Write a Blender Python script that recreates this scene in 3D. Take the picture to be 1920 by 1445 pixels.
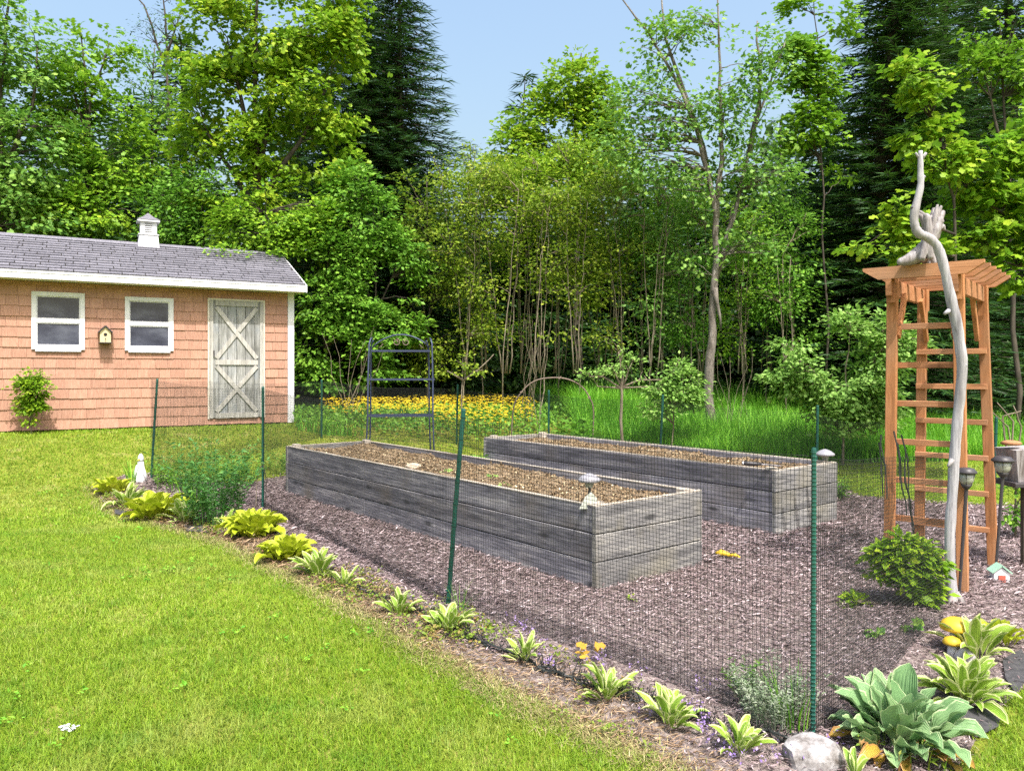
import bpy, math, random
import numpy as np
from mathutils import Vector, Matrix

for o in list(bpy.data.objects):
    bpy.data.objects.remove(o)
SC = bpy.context.scene
COL = SC.collection
random.seed(7)
RNG = np.random.default_rng(11)

# ------------------------------------------------------------------ camera
F, CX, HY, H = 1443.0, 960.0, 695.0, 1.5       # focal length, centre, horizon (1920 px wide), eye height
cam = bpy.data.objects.new('camera', bpy.data.cameras.new('camera'))
COL.objects.link(cam)
cam.location = (0, 0, H)
cam.rotation_euler = (math.radians(90), 0, 0)
cam.data.sensor_fit = 'HORIZONTAL'
cam.data.sensor_width = 36.0
cam.data.lens = 36.0 * F / 1920.0
cam.data.shift_y = -(722.5 - HY) / 1920.0
cam.data.clip_start = 0.05
cam.data.clip_end = 2000
SC.camera = cam

# ------------------------------------------------------------------ light
SUN_EL = math.radians(60)
SX, SY = 0.40, -0.917                             # horizontal direction towards the sun
world = bpy.data.worlds.new('World')
SC.world = world
world.use_nodes = True
wn = world.node_tree
for n in list(wn.nodes):
    wn.nodes.remove(n)
sky = wn.nodes.new('ShaderNodeTexSky')
sky.sky_type = 'NISHITA'
sky.sun_disc = False
sky.sun_elevation = SUN_EL
sky.sun_rotation = math.atan2(SX, SY)
sky.air_density = 1.8
sky.dust_density = 7.5
sky.ozone_density = 3.8
bg = wn.nodes.new('ShaderNodeBackground')
bg.inputs['Strength'].default_value = 0.15
wo = wn.nodes.new('ShaderNodeOutputWorld')
wn.links.new(sky.outputs[0], bg.inputs[0])
wn.links.new(bg.outputs[0], wo.inputs[0])
sun = bpy.data.objects.new('sun', bpy.data.lights.new('sun', 'SUN'))
COL.objects.link(sun)
sun.data.energy = 3.05
sun.data.angle = math.radians(0.53)
sun.data.color = (1.0, 0.965, 0.92)
sdir = Vector((SX * math.cos(SUN_EL), SY * math.cos(SUN_EL), math.sin(SUN_EL)))
sun.rotation_euler = (-sdir).to_track_quat('-Z', 'Y').to_euler()
sun.location = (10, -20, 30)
SC.view_settings.view_transform = 'Standard'
SC.view_settings.look = 'None'
SC.view_settings.exposure = 1.03
SC.view_settings.gamma = 1.0
SC.view_settings.use_curve_mapping = False
SC.cycles.max_bounces = 8
SC.cycles.diffuse_bounces = 3
SC.cycles.transmission_bounces = 4
SC.cycles.use_denoising = False

# ------------------------------------------------------------------ the lie of the land
SHC = np.array([-3.88, 13.6])                     # front right corner of the shed
SHD = np.array([0.8696, 0.4938])                  # along its front wall


def sstep(t, a, b):
    t = np.clip((t - a) / (b - a), 0, 1)
    return t * t * (3 - 2 * t)


def G(x, y):
    x = np.asarray(x, float)
    y = np.asarray(y, float)
    s = -SHD[1] * (x - SHC[0]) + SHD[0] * (y - SHC[1])
    return -0.10 + 0.10 * sstep(y, 2.8, 5.0) + 0.57 * sstep(s, -4.5, -0.3)


def g(x, y):
    return float(G(x, y))


def P(px, py, Y):
    return Vector(((px - CX) / F * Y, Y, H - (py - HY) / F * Y))


def gp(px, py):
    a, b = (px - CX) / F, (py - HY) / F
    lo, hi = 0.5, 80.0
    for _ in range(60):
        m = (lo + hi) / 2
        if H - b * m > g(a * m, m):
            lo = m
        else:
            hi = m
    return Vector((a * lo, lo, g(a * lo, lo)))


# ------------------------------------------------------------------ materials
def newmat(name):
    m = bpy.data.materials.new(name)
    m.use_nodes = True
    nt = m.node_tree
    for n in list(nt.nodes):
        nt.nodes.remove(n)
    out = nt.nodes.new('ShaderNodeOutputMaterial')
    return m, nt, out


def nd(nt, typ, ins=None, **kw):
    n = nt.nodes.new(typ)
    for k, v in kw.items():
        setattr(n, k, v)
    for k, v in (ins or {}).items():
        if isinstance(v, bpy.types.NodeSocket):
            nt.links.new(v, n.inputs[k])
        else:
            n.inputs[k].default_value = v
    return n


def c4(c):
    return (c[0], c[1], c[2], 1.0)


def ramp(nt, fac, stops):
    r = nd(nt, 'ShaderNodeValToRGB', {0: fac})
    e = r.color_ramp.elements
    while len(e) < len(stops):
        e.new(0.5)
    for i, (p, c) in enumerate(stops):
        e[i].position = p
        e[i].color = c4(c)
    return r.outputs[0]


def mix(nt, fac, a, b, mode='MIX'):
    m = nd(nt, 'ShaderNodeMix', data_type='RGBA', blend_type=mode)
    for k, v in ((0, fac), (6, a), (7, b)):
        if isinstance(v, bpy.types.NodeSocket):
            nt.links.new(v, m.inputs[k])
        else:
            m.inputs[k].default_value = v if k == 0 else c4(v)
    return m.outputs[2]


def coords(nt, scale=(1, 1, 1), rand=True):
    tc = nd(nt, 'ShaderNodeTexCoord')
    mp = nd(nt, 'ShaderNodeMapping', {'Vector': tc.outputs['Object'], 'Scale': scale})
    if rand:
        oi = nd(nt, 'ShaderNodeObjectInfo')
        mm = nd(nt, 'ShaderNodeMath', {0: oi.outputs['Random'], 1: 37.0}, operation='MULTIPLY')
        nt.links.new(mm.outputs[0], mp.inputs['Location'])
    return mp.outputs[0]


def noise(nt, vec, scale, detail=5, rough=0.6):
    return nd(nt, 'ShaderNodeTexNoise', {'Vector': vec, 'Scale': scale, 'Detail': detail, 'Roughness': rough}).outputs[0]


def surf(name, stops, scale=5.0, stretch=(1, 1, 1), rough=0.8, bump=0.0, bscale=None, metallic=0.0, spec=0.3, var=0.0, bdist=0.01, detail=6):
    """noise coloured surface; var brightens or darkens each object by its own amount"""
    m, nt, out = newmat(name)
    v = coords(nt, stretch)
    f = noise(nt, v, scale, detail)
    col = ramp(nt, f, stops)
    if var:
        oi = nd(nt, 'ShaderNodeObjectInfo')
        mr = nd(nt, 'ShaderNodeMapRange', {0: oi.outputs['Random'], 3: 1 - var, 4: 1 + var})
        hs = nd(nt, 'ShaderNodeHueSaturation', {'Value': mr.outputs[0], 'Color': col})
        col = hs.outputs[0]
    bs = nd(nt, 'ShaderNodeBsdfPrincipled', {'Base Color': col, 'Roughness': rough, 'Metallic': metallic, 'Specular IOR Level': spec})
    if bump:
        f2 = noise(nt, v, bscale or scale * 3, 6)
        b = nd(nt, 'ShaderNodeBump', {'Strength': bump, 'Distance': bdist, 'Height': f2})
        nt.links.new(b.outputs[0], bs.inputs['Normal'])
    nt.links.new(bs.outputs[0], out.inputs[0])
    return m


def leafmat(name, stops, trans=0.35, patch=None, pscale=0.7, gloss=0.25, rough=0.5, patch2=None):
    """leaf colour from each leaf's own random value; patch = colour taken on in wide uneven areas"""
    m, nt, out = newmat(name)
    at = nd(nt, 'ShaderNodeAttribute', attribute_name='rnd')
    col = ramp(nt, at.outputs['Fac'], stops)
    if patch:
        tc = nd(nt, 'ShaderNodeTexCoord')
        f = noise(nt, tc.outputs['Object'], pscale, 5, 0.65)
        mr = nd(nt, 'ShaderNodeMapRange', {0: f, 1: patch[1], 2: patch[2], 3: 0.0, 4: patch[3]})
        col = mix(nt, mr.outputs[0], col, patch[0])
    if patch2:
        f = noise(nt, nd(nt, 'ShaderNodeTexCoord').outputs['Object'], patch2[4], 6, 0.7)
        mr = nd(nt, 'ShaderNodeMapRange', {0: f, 1: patch2[1], 2: patch2[2], 3: patch2[3], 4: 0.0})
        col = mix(nt, mr.outputs[0], col, patch2[0])
    bs = nd(nt, 'ShaderNodeBsdfPrincipled', {'Base Color': col, 'Roughness': rough, 'Specular IOR Level': gloss})
    tr = nd(nt, 'ShaderNodeBsdfTranslucent', {'Color': mix(nt, 0.45, col, (0.14, 0.32, 0.03), 'MIX')})
    ms = nd(nt, 'ShaderNodeMixShader', {0: trans, 1: bs.outputs[0], 2: tr.outputs[0]})
    nt.links.new(ms.outputs[0], out.inputs[0])
    return m


def woodgrain(name, lo, mid, hi, axis='x', rough=0.85, stain=None, knots=True, var=0.15):
    m, nt, out = newmat(name)
    st = {'x': (0.7, 9, 9), 'z': (9, 9, 0.7), 'y': (9, 0.7, 9)}[axis]
    v = coords(nt, st)
    f1 = noise(nt, v, 2.2, 6, 0.65)
    f2 = noise(nt, v, 9.0, 5, 0.7)
    mx = nd(nt, 'ShaderNodeMix', {0: 0.45, 2: f1, 3: f2})
    col = ramp(nt, mx.outputs[0], [(0.36, lo), (0.5, mid), (0.63, hi)])
    if stain:
        v2 = coords(nt, (1, 1, 1))
        f3 = noise(nt, v2, 1.7, 4)
        mr = nd(nt, 'ShaderNodeMapRange', {0: f3, 1: 0.5, 2: 0.72, 3: 0, 4: 0.75})
        col = mix(nt, mr.outputs[0], col, stain)
    if knots:
        vk = coords(nt, {'x': (1.6, 5, 5), 'z': (5, 5, 1.6), 'y': (5, 1.6, 5)}[axis])
        vo = nd(nt, 'ShaderNodeTexVoronoi', {'Vector': vk, 'Scale': 0.9})
        mk = nd(nt, 'ShaderNodeMapRange', {0: vo.outputs['Distance'], 1: 0.05, 2: 0.13, 3: 0.8, 4: 0})
        col = mix(nt, mk.outputs[0], col, tuple(c * 0.45 for c in lo))
    oi = nd(nt, 'ShaderNodeObjectInfo')
    mv = nd(nt, 'ShaderNodeMapRange', {0: oi.outputs['Random'], 3: 1 - var, 4: 1 + var})
    hs = nd(nt, 'ShaderNodeHueSaturation', {'Value': mv.outputs[0], 'Color': col})
    bs = nd(nt, 'ShaderNodeBsdfPrincipled', {'Base Color': hs.outputs[0], 'Roughness': rough, 'Specular IOR Level': 0.2})
    b = nd(nt, 'ShaderNodeBump', {'Strength': 0.5, 'Distance': 0.006, 'Height': mx.outputs[0]})
    nt.links.new(b.outputs[0], bs.inputs['Normal'])
    nt.links.new(bs.outputs[0], out.inputs[0])
    return m


def plain(name, c, rough=0.6, metallic=0.0, spec=0.4):
    return surf(name, [(0.3, tuple(x * 0.88 for x in c)), (0.7, tuple(min(1, x * 1.1) for x in c))], 8, rough=rough, metallic=metallic, spec=spec)


M = {}
M['siding'] = woodgrain('siding', (0.32, 0.165, 0.115), (0.41, 0.226, 0.163), (0.49, 0.295, 0.222), 'z', knots=False, var=0.10)
M['roof'] = surf('asphalt_shingle', [(0.35, (0.112, 0.110, 0.130)), (0.5, (0.16, 0.156, 0.182)), (0.65, (0.215, 0.21, 0.24))], 40, rough=0.95, bump=0.4, var=0.13, spec=0.1)
M['white'] = surf('white_paint', [(0.3, (0.60, 0.60, 0.63)), (0.7, (0.72, 0.72, 0.745))], 6, rough=0.5)
M['door'] = woodgrain('weathered_door', (0.13, 0.13, 0.12), (0.26, 0.26, 0.25), (0.42, 0.42, 0.42), 'z', stain=(0.22, 0.25, 0.29), knots=False, var=0.12)
M['doorbrace'] = woodgrain('weathered_brace', (0.26, 0.25, 0.23), (0.38, 0.365, 0.34), (0.50, 0.48, 0.46), 'z', knots=False, var=0.08)
M['beige'] = plain('beige_trim', (0.58, 0.54, 0.47), 0.6)
M['dark'] = plain('dark_gap', (0.02, 0.018, 0.016), 0.9)
M['plank'] = woodgrain('weathered_plank', (0.050, 0.048, 0.060), (0.165, 0.16, 0.185), (0.36, 0.345, 0.35), 'x', stain=(0.17, 0.145, 0.12), var=0.28)
M['planktop'] = woodgrain('plank_edge', (0.26, 0.22, 0.17), (0.42, 0.37, 0.31), (0.52, 0.48, 0.42), 'x', knots=False, var=0.1)
M['soil'] = surf('garden_soil', [(0.3, (0.13, 0.09, 0.056)), (0.5, (0.23, 0.165, 0.10)), (0.7, (0.34, 0.255, 0.16))], 14, rough=0.95, bump=0.9, bscale=40, bdist=0.03)
M['cedar'] = woodgrain('cedar_stain', (0.26, 0.11, 0.045), (0.41, 0.18, 0.075), (0.52, 0.25, 0.12), 'z', stain=(0.33, 0.19, 0.11), var=0.16)
M['cedarx'] = woodgrain('cedar_stain_beam', (0.26, 0.115, 0.055), (0.41, 0.19, 0.09), (0.52, 0.265, 0.14), 'x', stain=(0.33, 0.20, 0.13), var=0.18)
M['drift'] = woodgrain('driftwood', (0.17, 0.16, 0.175), (0.36, 0.35, 0.375), (0.49, 0.48, 0.51), 'z', stain=(0.24, 0.22, 0.21), knots=True, var=0.03)
M['driftbrown'] = woodgrain('driftwood_gnarl', (0.12, 0.10, 0.09), (0.28, 0.255, 0.255), (0.42, 0.40, 0.405), 'z', knots=False, var=0.03)
M['greenpost'] = plain('green_coated_steel', (0.010, 0.075, 0.055), 0.4)
M['net'] = plain('black_plastic_net', (0.018, 0.022, 0.02), 0.6)
M['bluemetal'] = plain('blue_painted_metal', (0.045, 0.058, 0.105), 0.5, 0.3)
M['rust'] = plain('rusty_hoop', (0.16, 0.12, 0.09), 0.7)
M['bark'] = surf('grey_bark', [(0.3, (0.09, 0.075, 0.06)), (0.55, (0.20, 0.175, 0.15)), (0.75, (0.34, 0.31, 0.28))], 5, (3, 3, 0.7), 0.95, bump=0.8, bdist=0.03)
M['barkdark'] = surf('dark_bark', [(0.3, (0.03, 0.025, 0.02)), (0.7, (0.10, 0.082, 0.065))], 5, (3, 3, 0.7), 0.95)
M['twig'] = surf('twig_bark', [(0.3, (0.12, 0.095, 0.065)), (0.7, (0.26, 0.22, 0.16))], 5, (3, 3, 0.7), 0.9)
M['stone'] = surf('pale_stone', [(0.35, (0.10, 0.085, 0.075)), (0.5, (0.25, 0.235, 0.23)), (0.64, (0.38, 0.37, 0.375))], 18, rough=0.85, bump=0.5)
M['tanstone'] = surf('tan_stone', [(0.3, (0.42, 0.33, 0.24)), (0.7, (0.56, 0.46, 0.36))], 12, rough=0.85, bump=0.4)
M['lampgrey'] = plain('lamp_grey', (0.27, 0.265, 0.29), 0.45)
M['lampdark'] = plain('lamp_bronze', (0.05, 0.045, 0.05), 0.45)
M['yellow'] = plain('yellow_paint', (0.62, 0.42, 0.03), 0.5)
M['solar'] = plain('solar_cell', (0.015, 0.016, 0.022), 0.2)
M['fabric'] = surf('weed_fabric', [(0.3, (0.03, 0.03, 0.032)), (0.7, (0.075, 0.072, 0.075))], 30, rough=0.9, bump=0.5)


def glassmat(name, c, rough=0.05):
    m, nt, out = newmat(name)
    b = nd(nt, 'ShaderNodeBsdfPrincipled', {'Base Color': c4(c), 'Roughness': rough, 'Specular IOR Level': 0.6})
    nt.links.new(b.outputs[0], out.inputs[0])
    return m


M['pane'] = surf('window_pane', [(0.3, (0.032, 0.036, 0.055)), (0.5, (0.058, 0.064, 0.092)), (0.72, (0.115, 0.125, 0.165))], 2.2, (1, 1, 1.8), rough=0.08, spec=0.8, detail=3)
M['lampglass'] = glassmat('lantern_glass', (0.32, 0.33, 0.28), 0.12)

LM = {
    'maple': leafmat('maple_leaf', [(0, (0.103, 0.233, 0.017)), (0.5, (0.198, 0.376, 0.023)), (1, (0.342, 0.512, 0.032))], 0.36),
    'gold': leafmat('yellow_green_leaf', [(0, (0.133, 0.262, 0.016)), (0.5, (0.251, 0.415, 0.022)), (1, (0.423, 0.511, 0.034))], 0.40),
    'yellow': leafmat('yellow_maple_leaf', [(0, (0.12, 0.27, 0.015)), (0.5, (0.25, 0.42, 0.02)), (1, (0.42, 0.52, 0.035))], 0.42),
    'bush': leafmat('bush_leaf', [(0, (0.035, 0.12, 0.03)), (0.5, (0.07, 0.20, 0.045)), (1, (0.13, 0.29, 0.07))], 0.3),
    'straw': leafmat('straw', [(0, (0.16, 0.12, 0.05)), (0.5, (0.36, 0.30, 0.13)), (0.8, (0.50, 0.44, 0.22)), (1, (0.22, 0.28, 0.04))], 0.2),
    'mid': leafmat('green_leaf', [(0, (0.073, 0.199, 0.023)), (0.5, (0.143, 0.321, 0.032)), (1, (0.241, 0.435, 0.049))], 0.33),
    'cool': leafmat('cool_green_leaf', [(0, (0.087, 0.221, 0.044)), (0.5, (0.174, 0.348, 0.058)), (1, (0.314, 0.474, 0.087))], 0.36),
    'olive': leafmat('olive_leaf', [(0, (0.110, 0.185, 0.019)), (0.5, (0.221, 0.321, 0.025)), (1, (0.382, 0.435, 0.049))], 0.38),
    'pale': leafmat('pale_leaf', [(0, (0.130, 0.266, 0.058)), (0.5, (0.248, 0.436, 0.088)), (1, (0.407, 0.593, 0.160))], 0.35),
    'spruce': leafmat('spruce_needles', [(0, (0.013, 0.045, 0.017)), (0.5, (0.029, 0.083, 0.024)), (1, (0.058, 0.131, 0.031))], 0.10),
    'hemlock': leafmat('hemlock_needles', [(0, (0.012, 0.040, 0.012)), (0.5, (0.031, 0.090, 0.020)), (1, (0.078, 0.155, 0.030))], 0.15),
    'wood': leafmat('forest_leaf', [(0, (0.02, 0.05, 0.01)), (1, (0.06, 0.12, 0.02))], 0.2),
    'lawn': leafmat('lawn_blade', [(0, (0.124, 0.221, 0.014)), (0.45, (0.226, 0.352, 0.019)), (0.8, (0.316, 0.430, 0.042)), (1, (0.497, 0.483, 0.168))], 0.38,
                    patch=((0.44, 0.43, 0.13), 0.52, 0.74, 0.7), pscale=1.1, patch2=((0.10, 0.24, 0.015), 0.34, 0.50, 0.55, 2.3)),
    'tall': leafmat('tall_grass_blade', [(0, (0.103, 0.301, 0.029)), (0.5, (0.192, 0.480, 0.040)), (1, (0.364, 0.661, 0.064))], 0.35),
    'flower': leafmat('yellow_petal', [(0, (0.76, 0.50, 0.012)), (1, (0.86, 0.68, 0.05))], 0.2),
    'purple': leafmat('purple_petal', [(0, (0.22, 0.13, 0.40)), (1, (0.45, 0.32, 0.62))], 0.2),
    'weed': leafmat('weed_leaf', [(0, (0.096, 0.200, 0.022)), (0.55, (0.204, 0.275, 0.033)), (0.8, (0.288, 0.200, 0.066)), (1, (0.360, 0.163, 0.077))], 0.25),
    'silver': leafmat('silver_leaf', [(0, (0.101, 0.168, 0.082)), (0.5, (0.222, 0.277, 0.173)), (1, (0.403, 0.425, 0.347))], 0.2),
    'chips': leafmat('bark_chip', [(0, (0.081, 0.055, 0.053)), (0.4, (0.220, 0.164, 0.167)), (0.75, (0.398, 0.318, 0.324)), (1, (0.676, 0.593, 0.613))], 0.0, gloss=0.15, rough=0.8),
    'litter': leafmat('dry_litter', [(0, (0.132, 0.077, 0.050)), (0.5, (0.352, 0.242, 0.154)), (1, (0.572, 0.462, 0.297))], 0.05, gloss=0.1, rough=0.8),
    'crumb': leafmat('soil_crumb', [(0, (0.077, 0.050, 0.027)), (0.5, (0.231, 0.160, 0.095)), (0.85, (0.368, 0.286, 0.170)), (1, (0.676, 0.590, 0.378))], 0.0, gloss=0.1, rough=0.9),
    'dead': leafmat('dry_stalk', [(0, (0.20, 0.14, 0.07)), (1, (0.42, 0.34, 0.20))], 0.1),
}


def hostamat(name, centre, centre2, margin, thr):
    m, nt, out = newmat(name)
    at = nd(nt, 'ShaderNodeAttribute', attribute_name='edge')
    oi = nd(nt, 'ShaderNodeObjectInfo')
    tc = nd(nt, 'ShaderNodeTexCoord')
    n1 = noise(nt, tc.outputs['Object'], 14, 4)
    cc = mix(nt, oi.outputs['Random'], centre, centre2)
    cc = mix(nt, nd(nt, 'ShaderNodeMapRange', {0: n1, 1: 0.4, 2: 0.7, 3: 0, 4: 0.35}).outputs[0], cc, tuple(0.6 * c for c in centre))
    ad = nd(nt, 'ShaderNodeMath', {0: at.outputs['Fac'], 1: nd(nt, 'ShaderNodeMath', {0: n1, 1: 0.35}, operation='MULTIPLY').outputs[0]}, operation='ADD')
    mr = nd(nt, 'ShaderNodeMapRange', {0: ad.outputs[0], 1: thr, 2: thr + 0.07, 3: 0, 4: 1})
    col = mix(nt, mr.outputs[0], cc, margin)
    bs = nd(nt, 'ShaderNodeBsdfPrincipled', {'Base Color': col, 'Roughness': 0.42, 'Specular IOR Level': 0.35})
    wv = nd(nt, 'ShaderNodeAttribute', attribute_name='rib')
    sn = nd(nt, 'ShaderNodeMath', {0: wv.outputs['Fac'], 1: 28.0}, operation='MULTIPLY')
    sn = nd(nt, 'ShaderNodeMath', {0: sn.outputs[0]}, operation='SINE')
    b = nd(nt, 'ShaderNodeBump', {'Strength': 0.35, 'Distance': 0.004, 'Height': sn.outputs[0]})
    nt.links.new(b.outputs[0], bs.inputs['Normal'])
    tr = nd(nt, 'ShaderNodeBsdfTranslucent', {'Color': col})
    ms = nd(nt, 'ShaderNodeMixShader', {0: 0.22, 1: bs.outputs[0], 2: tr.outputs[0]})
    nt.links.new(ms.outputs[0], out.inputs[0])
    return m


HM = {
    'lime': hostamat('lime_hosta', (0.36, 0.46, 0.02), (0.46, 0.52, 0.03), (0.52, 0.56, 0.08), 1.05),
    'vari': hostamat('variegated_hosta', (0.21, 0.36, 0.04), (0.31, 0.44, 0.06), (0.62, 0.66, 0.30), 0.84),
    'blue': hostamat('blue_green_hosta', (0.17, 0.32, 0.13), (0.27, 0.41, 0.18), (0.48, 0.58, 0.32), 1.06),
}

# ------------------------------------------------------------------ building helpers


def tag(o, label=None, cat=None, group=None, kind=None):
    if label:
        o['label'] = label
    if cat:
        o['category'] = cat
    if group:
        o['group'] = group
    if kind:
        o['kind'] = kind
    return o


def empty(name, loc, label, cat, group=None, rz=0.0):
    o = bpy.data.objects.new(name, None)
    COL.objects.link(o)
    o.location = loc
    o.rotation_euler = (0, 0, rz)
    o.empty_display_size = 0.1
    return tag(o, label, cat, group)


def rawmesh(name, V, faces_flat, starts, mat, rnd=None, smooth=False, attrs=None):
    me = bpy.data.meshes.new(name)
    V = np.ascontiguousarray(V, dtype=np.float32)
    me.vertices.add(len(V))
    me.vertices.foreach_set('co', V.ravel())
    me.loops.add(len(faces_flat))
    me.loops.foreach_set('vertex_index', np.ascontiguousarray(faces_flat, dtype=np.int32))
    me.polygons.add(len(starts))
    me.polygons.foreach_set('loop_start', np.ascontiguousarray(starts, dtype=np.int32))
    me.update(calc_edges=True)
    if rnd is not None:
        a = me.attributes.new('rnd', 'FLOAT', 'FACE')
        a.data.foreach_set('value', np.ascontiguousarray(rnd, dtype=np.float32))
    for k, arr in (attrs or {}).items():
        a = me.attributes.new(k, 'FLOAT', 'POINT')
        a.data.foreach_set('value', np.ascontiguousarray(arr, dtype=np.float32))
    if smooth:
        me.polygons.foreach_set('use_smooth', np.ones(len(starts), dtype=bool))
    me.materials.append(mat)
    return me


def link(name, me, parent=None, loc=None):
    o = bpy.data.objects.new(name, me)
    COL.objects.link(o)
    if parent is not None:
        o.parent = parent
    if loc is not None:
        o.location = loc
    return o


class MB:
    """collects shapes into one mesh; sub = world offset taken off every point"""

    def __init__(s, off=(0, 0, 0)):
        s.v, s.f, s.off = [], [], Vector(off)

    def add(s, vs, fs):
        n = len(s.v)
        s.v += [Vector(p) - s.off for p in vs]
        s.f += [tuple(i + n for i in f) for f in fs]
        return s

    def box(s, a, b, bev=0.0):
        (x0, y0, z0), (x1, y1, z1) = a, b
        if not bev:
            vs = [(x, y, z) for x in (x0, x1) for y in (y0, y1) for z in (z0, z1)]
            return s.add(vs, [(0, 1, 3, 2), (4, 6, 7, 5), (0, 4, 5, 1), (2, 3, 7, 6), (0, 2, 6, 4), (1, 5, 7, 3)])
        cx, cy, cz = (x0 + x1) / 2, (y0 + y1) / 2, (z0 + z1) / 2
        return s.beam((x0, cy, cz), (x1, cy, cz), abs(y1 - y0), abs(z1 - z0), bev=bev)

    def beam(s, p, q, w, h, up=(0, 0, 1), bev=0.0):
        """bar from p to q; w across, h along up; bev chamfers its long edges"""
        p, q = Vector(p), Vector(q)
        d = (q - p).normalized()
        up = Vector(up)
        if abs(d.dot(up)) > 0.98:
            up = Vector((0, 1, 0))
        sd = d.cross(up).normalized()
        u = sd.cross(d).normalized()
        w, h = w / 2, h / 2
        b = bev
        if b:
            prof = [(-w + b, -h), (w - b, -h), (w, -h + b), (w, h - b), (w - b, h), (-w + b, h), (-w, h - b), (-w, -h + b)]
        else:
            prof = [(-w, -h), (w, -h), (w, h), (-w, h)]
        n = len(prof)
        vs = [c + sd * x + u * y for c in (p, q) for x, y in prof]
        fs = [(i, (i + 1) % n, n + (i + 1) % n, n + i) for i in range(n)] + [tuple(range(n))[::-1], tuple(range(n, 2 * n))]
        return s.add(vs, fs)

    def tube(s, pts, rad, n=6, cap=True, jit=0.0):
        pts = [Vector(p) for p in pts]
        if not hasattr(rad, '__len__'):
            rad = [rad] * len(pts)
        vs, fs = [], []
        side = None
        for i, p in enumerate(pts):
            d = (pts[min(i + 1, len(pts) - 1)] - pts[max(i - 1, 0)])
            if d.length < 1e-9:
                d = Vector((0, 0, 1))
            d.normalize()
            if side is None:
                side = d.cross(Vector((0, 1, 0.01)) if abs(d.y) < 0.9 else Vector((1, 0, 0))).normalized()
            side = (side - d * side.dot(d)).normalized()
            up = d.cross(side)
            for k in range(n):
                a = 2 * math.pi * k / n
                r = rad[i] * (1 + (random.uniform(-jit, jit) if jit else 0))
                vs.append(p + (side * math.cos(a) + up * math.sin(a)) * r)
        for i in range(len(pts) - 1):
            for k in range(n):
                a, b = i * n + k, i * n + (k + 1) % n
                fs.append((a, b, b + n, a + n))
        if cap:
            fs.append(tuple(range(n))[::-1])
            m = (len(pts) - 1) * n
            fs.append(tuple(range(m, m + n)))
        return s.add(vs, fs)

    def lathe(s, c, prof, n=14, axis=None):
        """prof = (radius, height) pairs, from the bottom up"""
        c = Vector(c)
        vs, fs = [], []
        for r, z in prof:
            for k in range(n):
                a = 2 * math.pi * k / n
                vs.append(c + Vector((r * math.cos(a), r * math.sin(a), z)))
        for i in range(len(prof) - 1):
            for k in range(n):
                a, b = i * n + k, i * n + (k + 1) % n
                fs.append((a, b, b + n, a + n))
        fs.append(tuple(range(n))[::-1])
        m = (len(prof) - 1) * n
        fs.append(tuple(range(m, m + n)))
        return s.add(vs, fs)

    def prism(s, outline, a, b, T):
        """outline in (u, w); extruded between a and b; T maps (u, depth, w) to a point"""
        n = len(outline)
        vs = [T(u, d, w) for d in (a, b) for u, w in outline]
        fs = [(i, (i + 1) % n, n + (i + 1) % n, n + i) for i in range(n)] + [tuple(range(n))[::-1], tuple(range(n, 2 * n))]
        return s.add(vs, fs)

    def mesh(s, name, mat, smooth=False):
        me = bpy.data.meshes.new(name)
        me.from_pydata([tuple(v) for v in s.v], [], s.f)
        me.update()
        if smooth:
            me.polygons.foreach_set('use_smooth', np.ones(len(me.polygons), dtype=bool))
        me.materials.append(mat)
        return me

    def build(s, name, mat, parent=None, smooth=False, label=None):
        o = link(name, s.mesh(name, mat, smooth), parent)
        if label:
            o['label'] = label
        return o


OVAL = (np.array([(0, 0, 0), (.45, -.30, .07), (1, 0, 0), (.45, .30, .07)]), [(0, 1, 2), (0, 2, 3)])
NARROW = (np.array([(0, 0, 0), (.45, -.16, .05), (1, 0, -.05), (.45, .16, .05)]), [(0, 1, 2), (0, 2, 3)])
NEEDLE = (np.array([(0, 0, 0), (.3, -.17, 0), (1, 0, -.06), (.3, .17, 0)]), [(0, 1, 2), (0, 2, 3)])
LOBED = (np.array([(0, 0, 0), (.18, -.52, -.05), (.42, -.22, .04), (.72, -.36, -.02), (1.0, 0, -.06), (.72, .36, -.02), (.42, .22, .04), (.18, .52, -.05)]),
         [(0, 1, 2), (2, 3, 4), (0, 2, 4), (0, 4, 6), (4, 5, 6), (0, 6, 7)])
BLADE = (np.array([(0, -.5, 0), (0, .5, 0), (1, 0, 0)]), [(0, 1, 2)])


def unit(a):
    return a / np.maximum(np.linalg.norm(a, axis=1, keepdims=True), 1e-9)


def leafmesh(name, p, d, n, size, shape, mat, rnd, width=None):
    """one small face group per leaf: p base, d tip direction, n face normal, size length"""
    tv, tf = shape
    d = unit(d)
    s = unit(np.cross(d, n))
    n = np.cross(s, d)
    N, K = len(p), len(tv)
    size = np.broadcast_to(np.asarray(size, float), (N,))
    wd = size if width is None else np.broadcast_to(np.asarray(width, float), (N,))
    V = (p[:, None, :] + d[:, None, :] * (tv[None, :, 0:1] * size[:, None, None]) + s[:, None, :] * (tv[None, :, 1:2] * wd[:, None, None])
         + n[:, None, :] * (tv[None, :, 2:3] * size[:, None, None])).reshape(-1, 3)
    tri = np.array(tf)
    Fc = (np.arange(N)[:, None, None] * K + tri[None]).reshape(-1)
    st = np.arange(0, N * len(tri) * 3, 3)
    return rawmesh(name, V, Fc, st, mat, np.repeat(np.clip(rnd, 0, 1), len(tri)))


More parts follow.
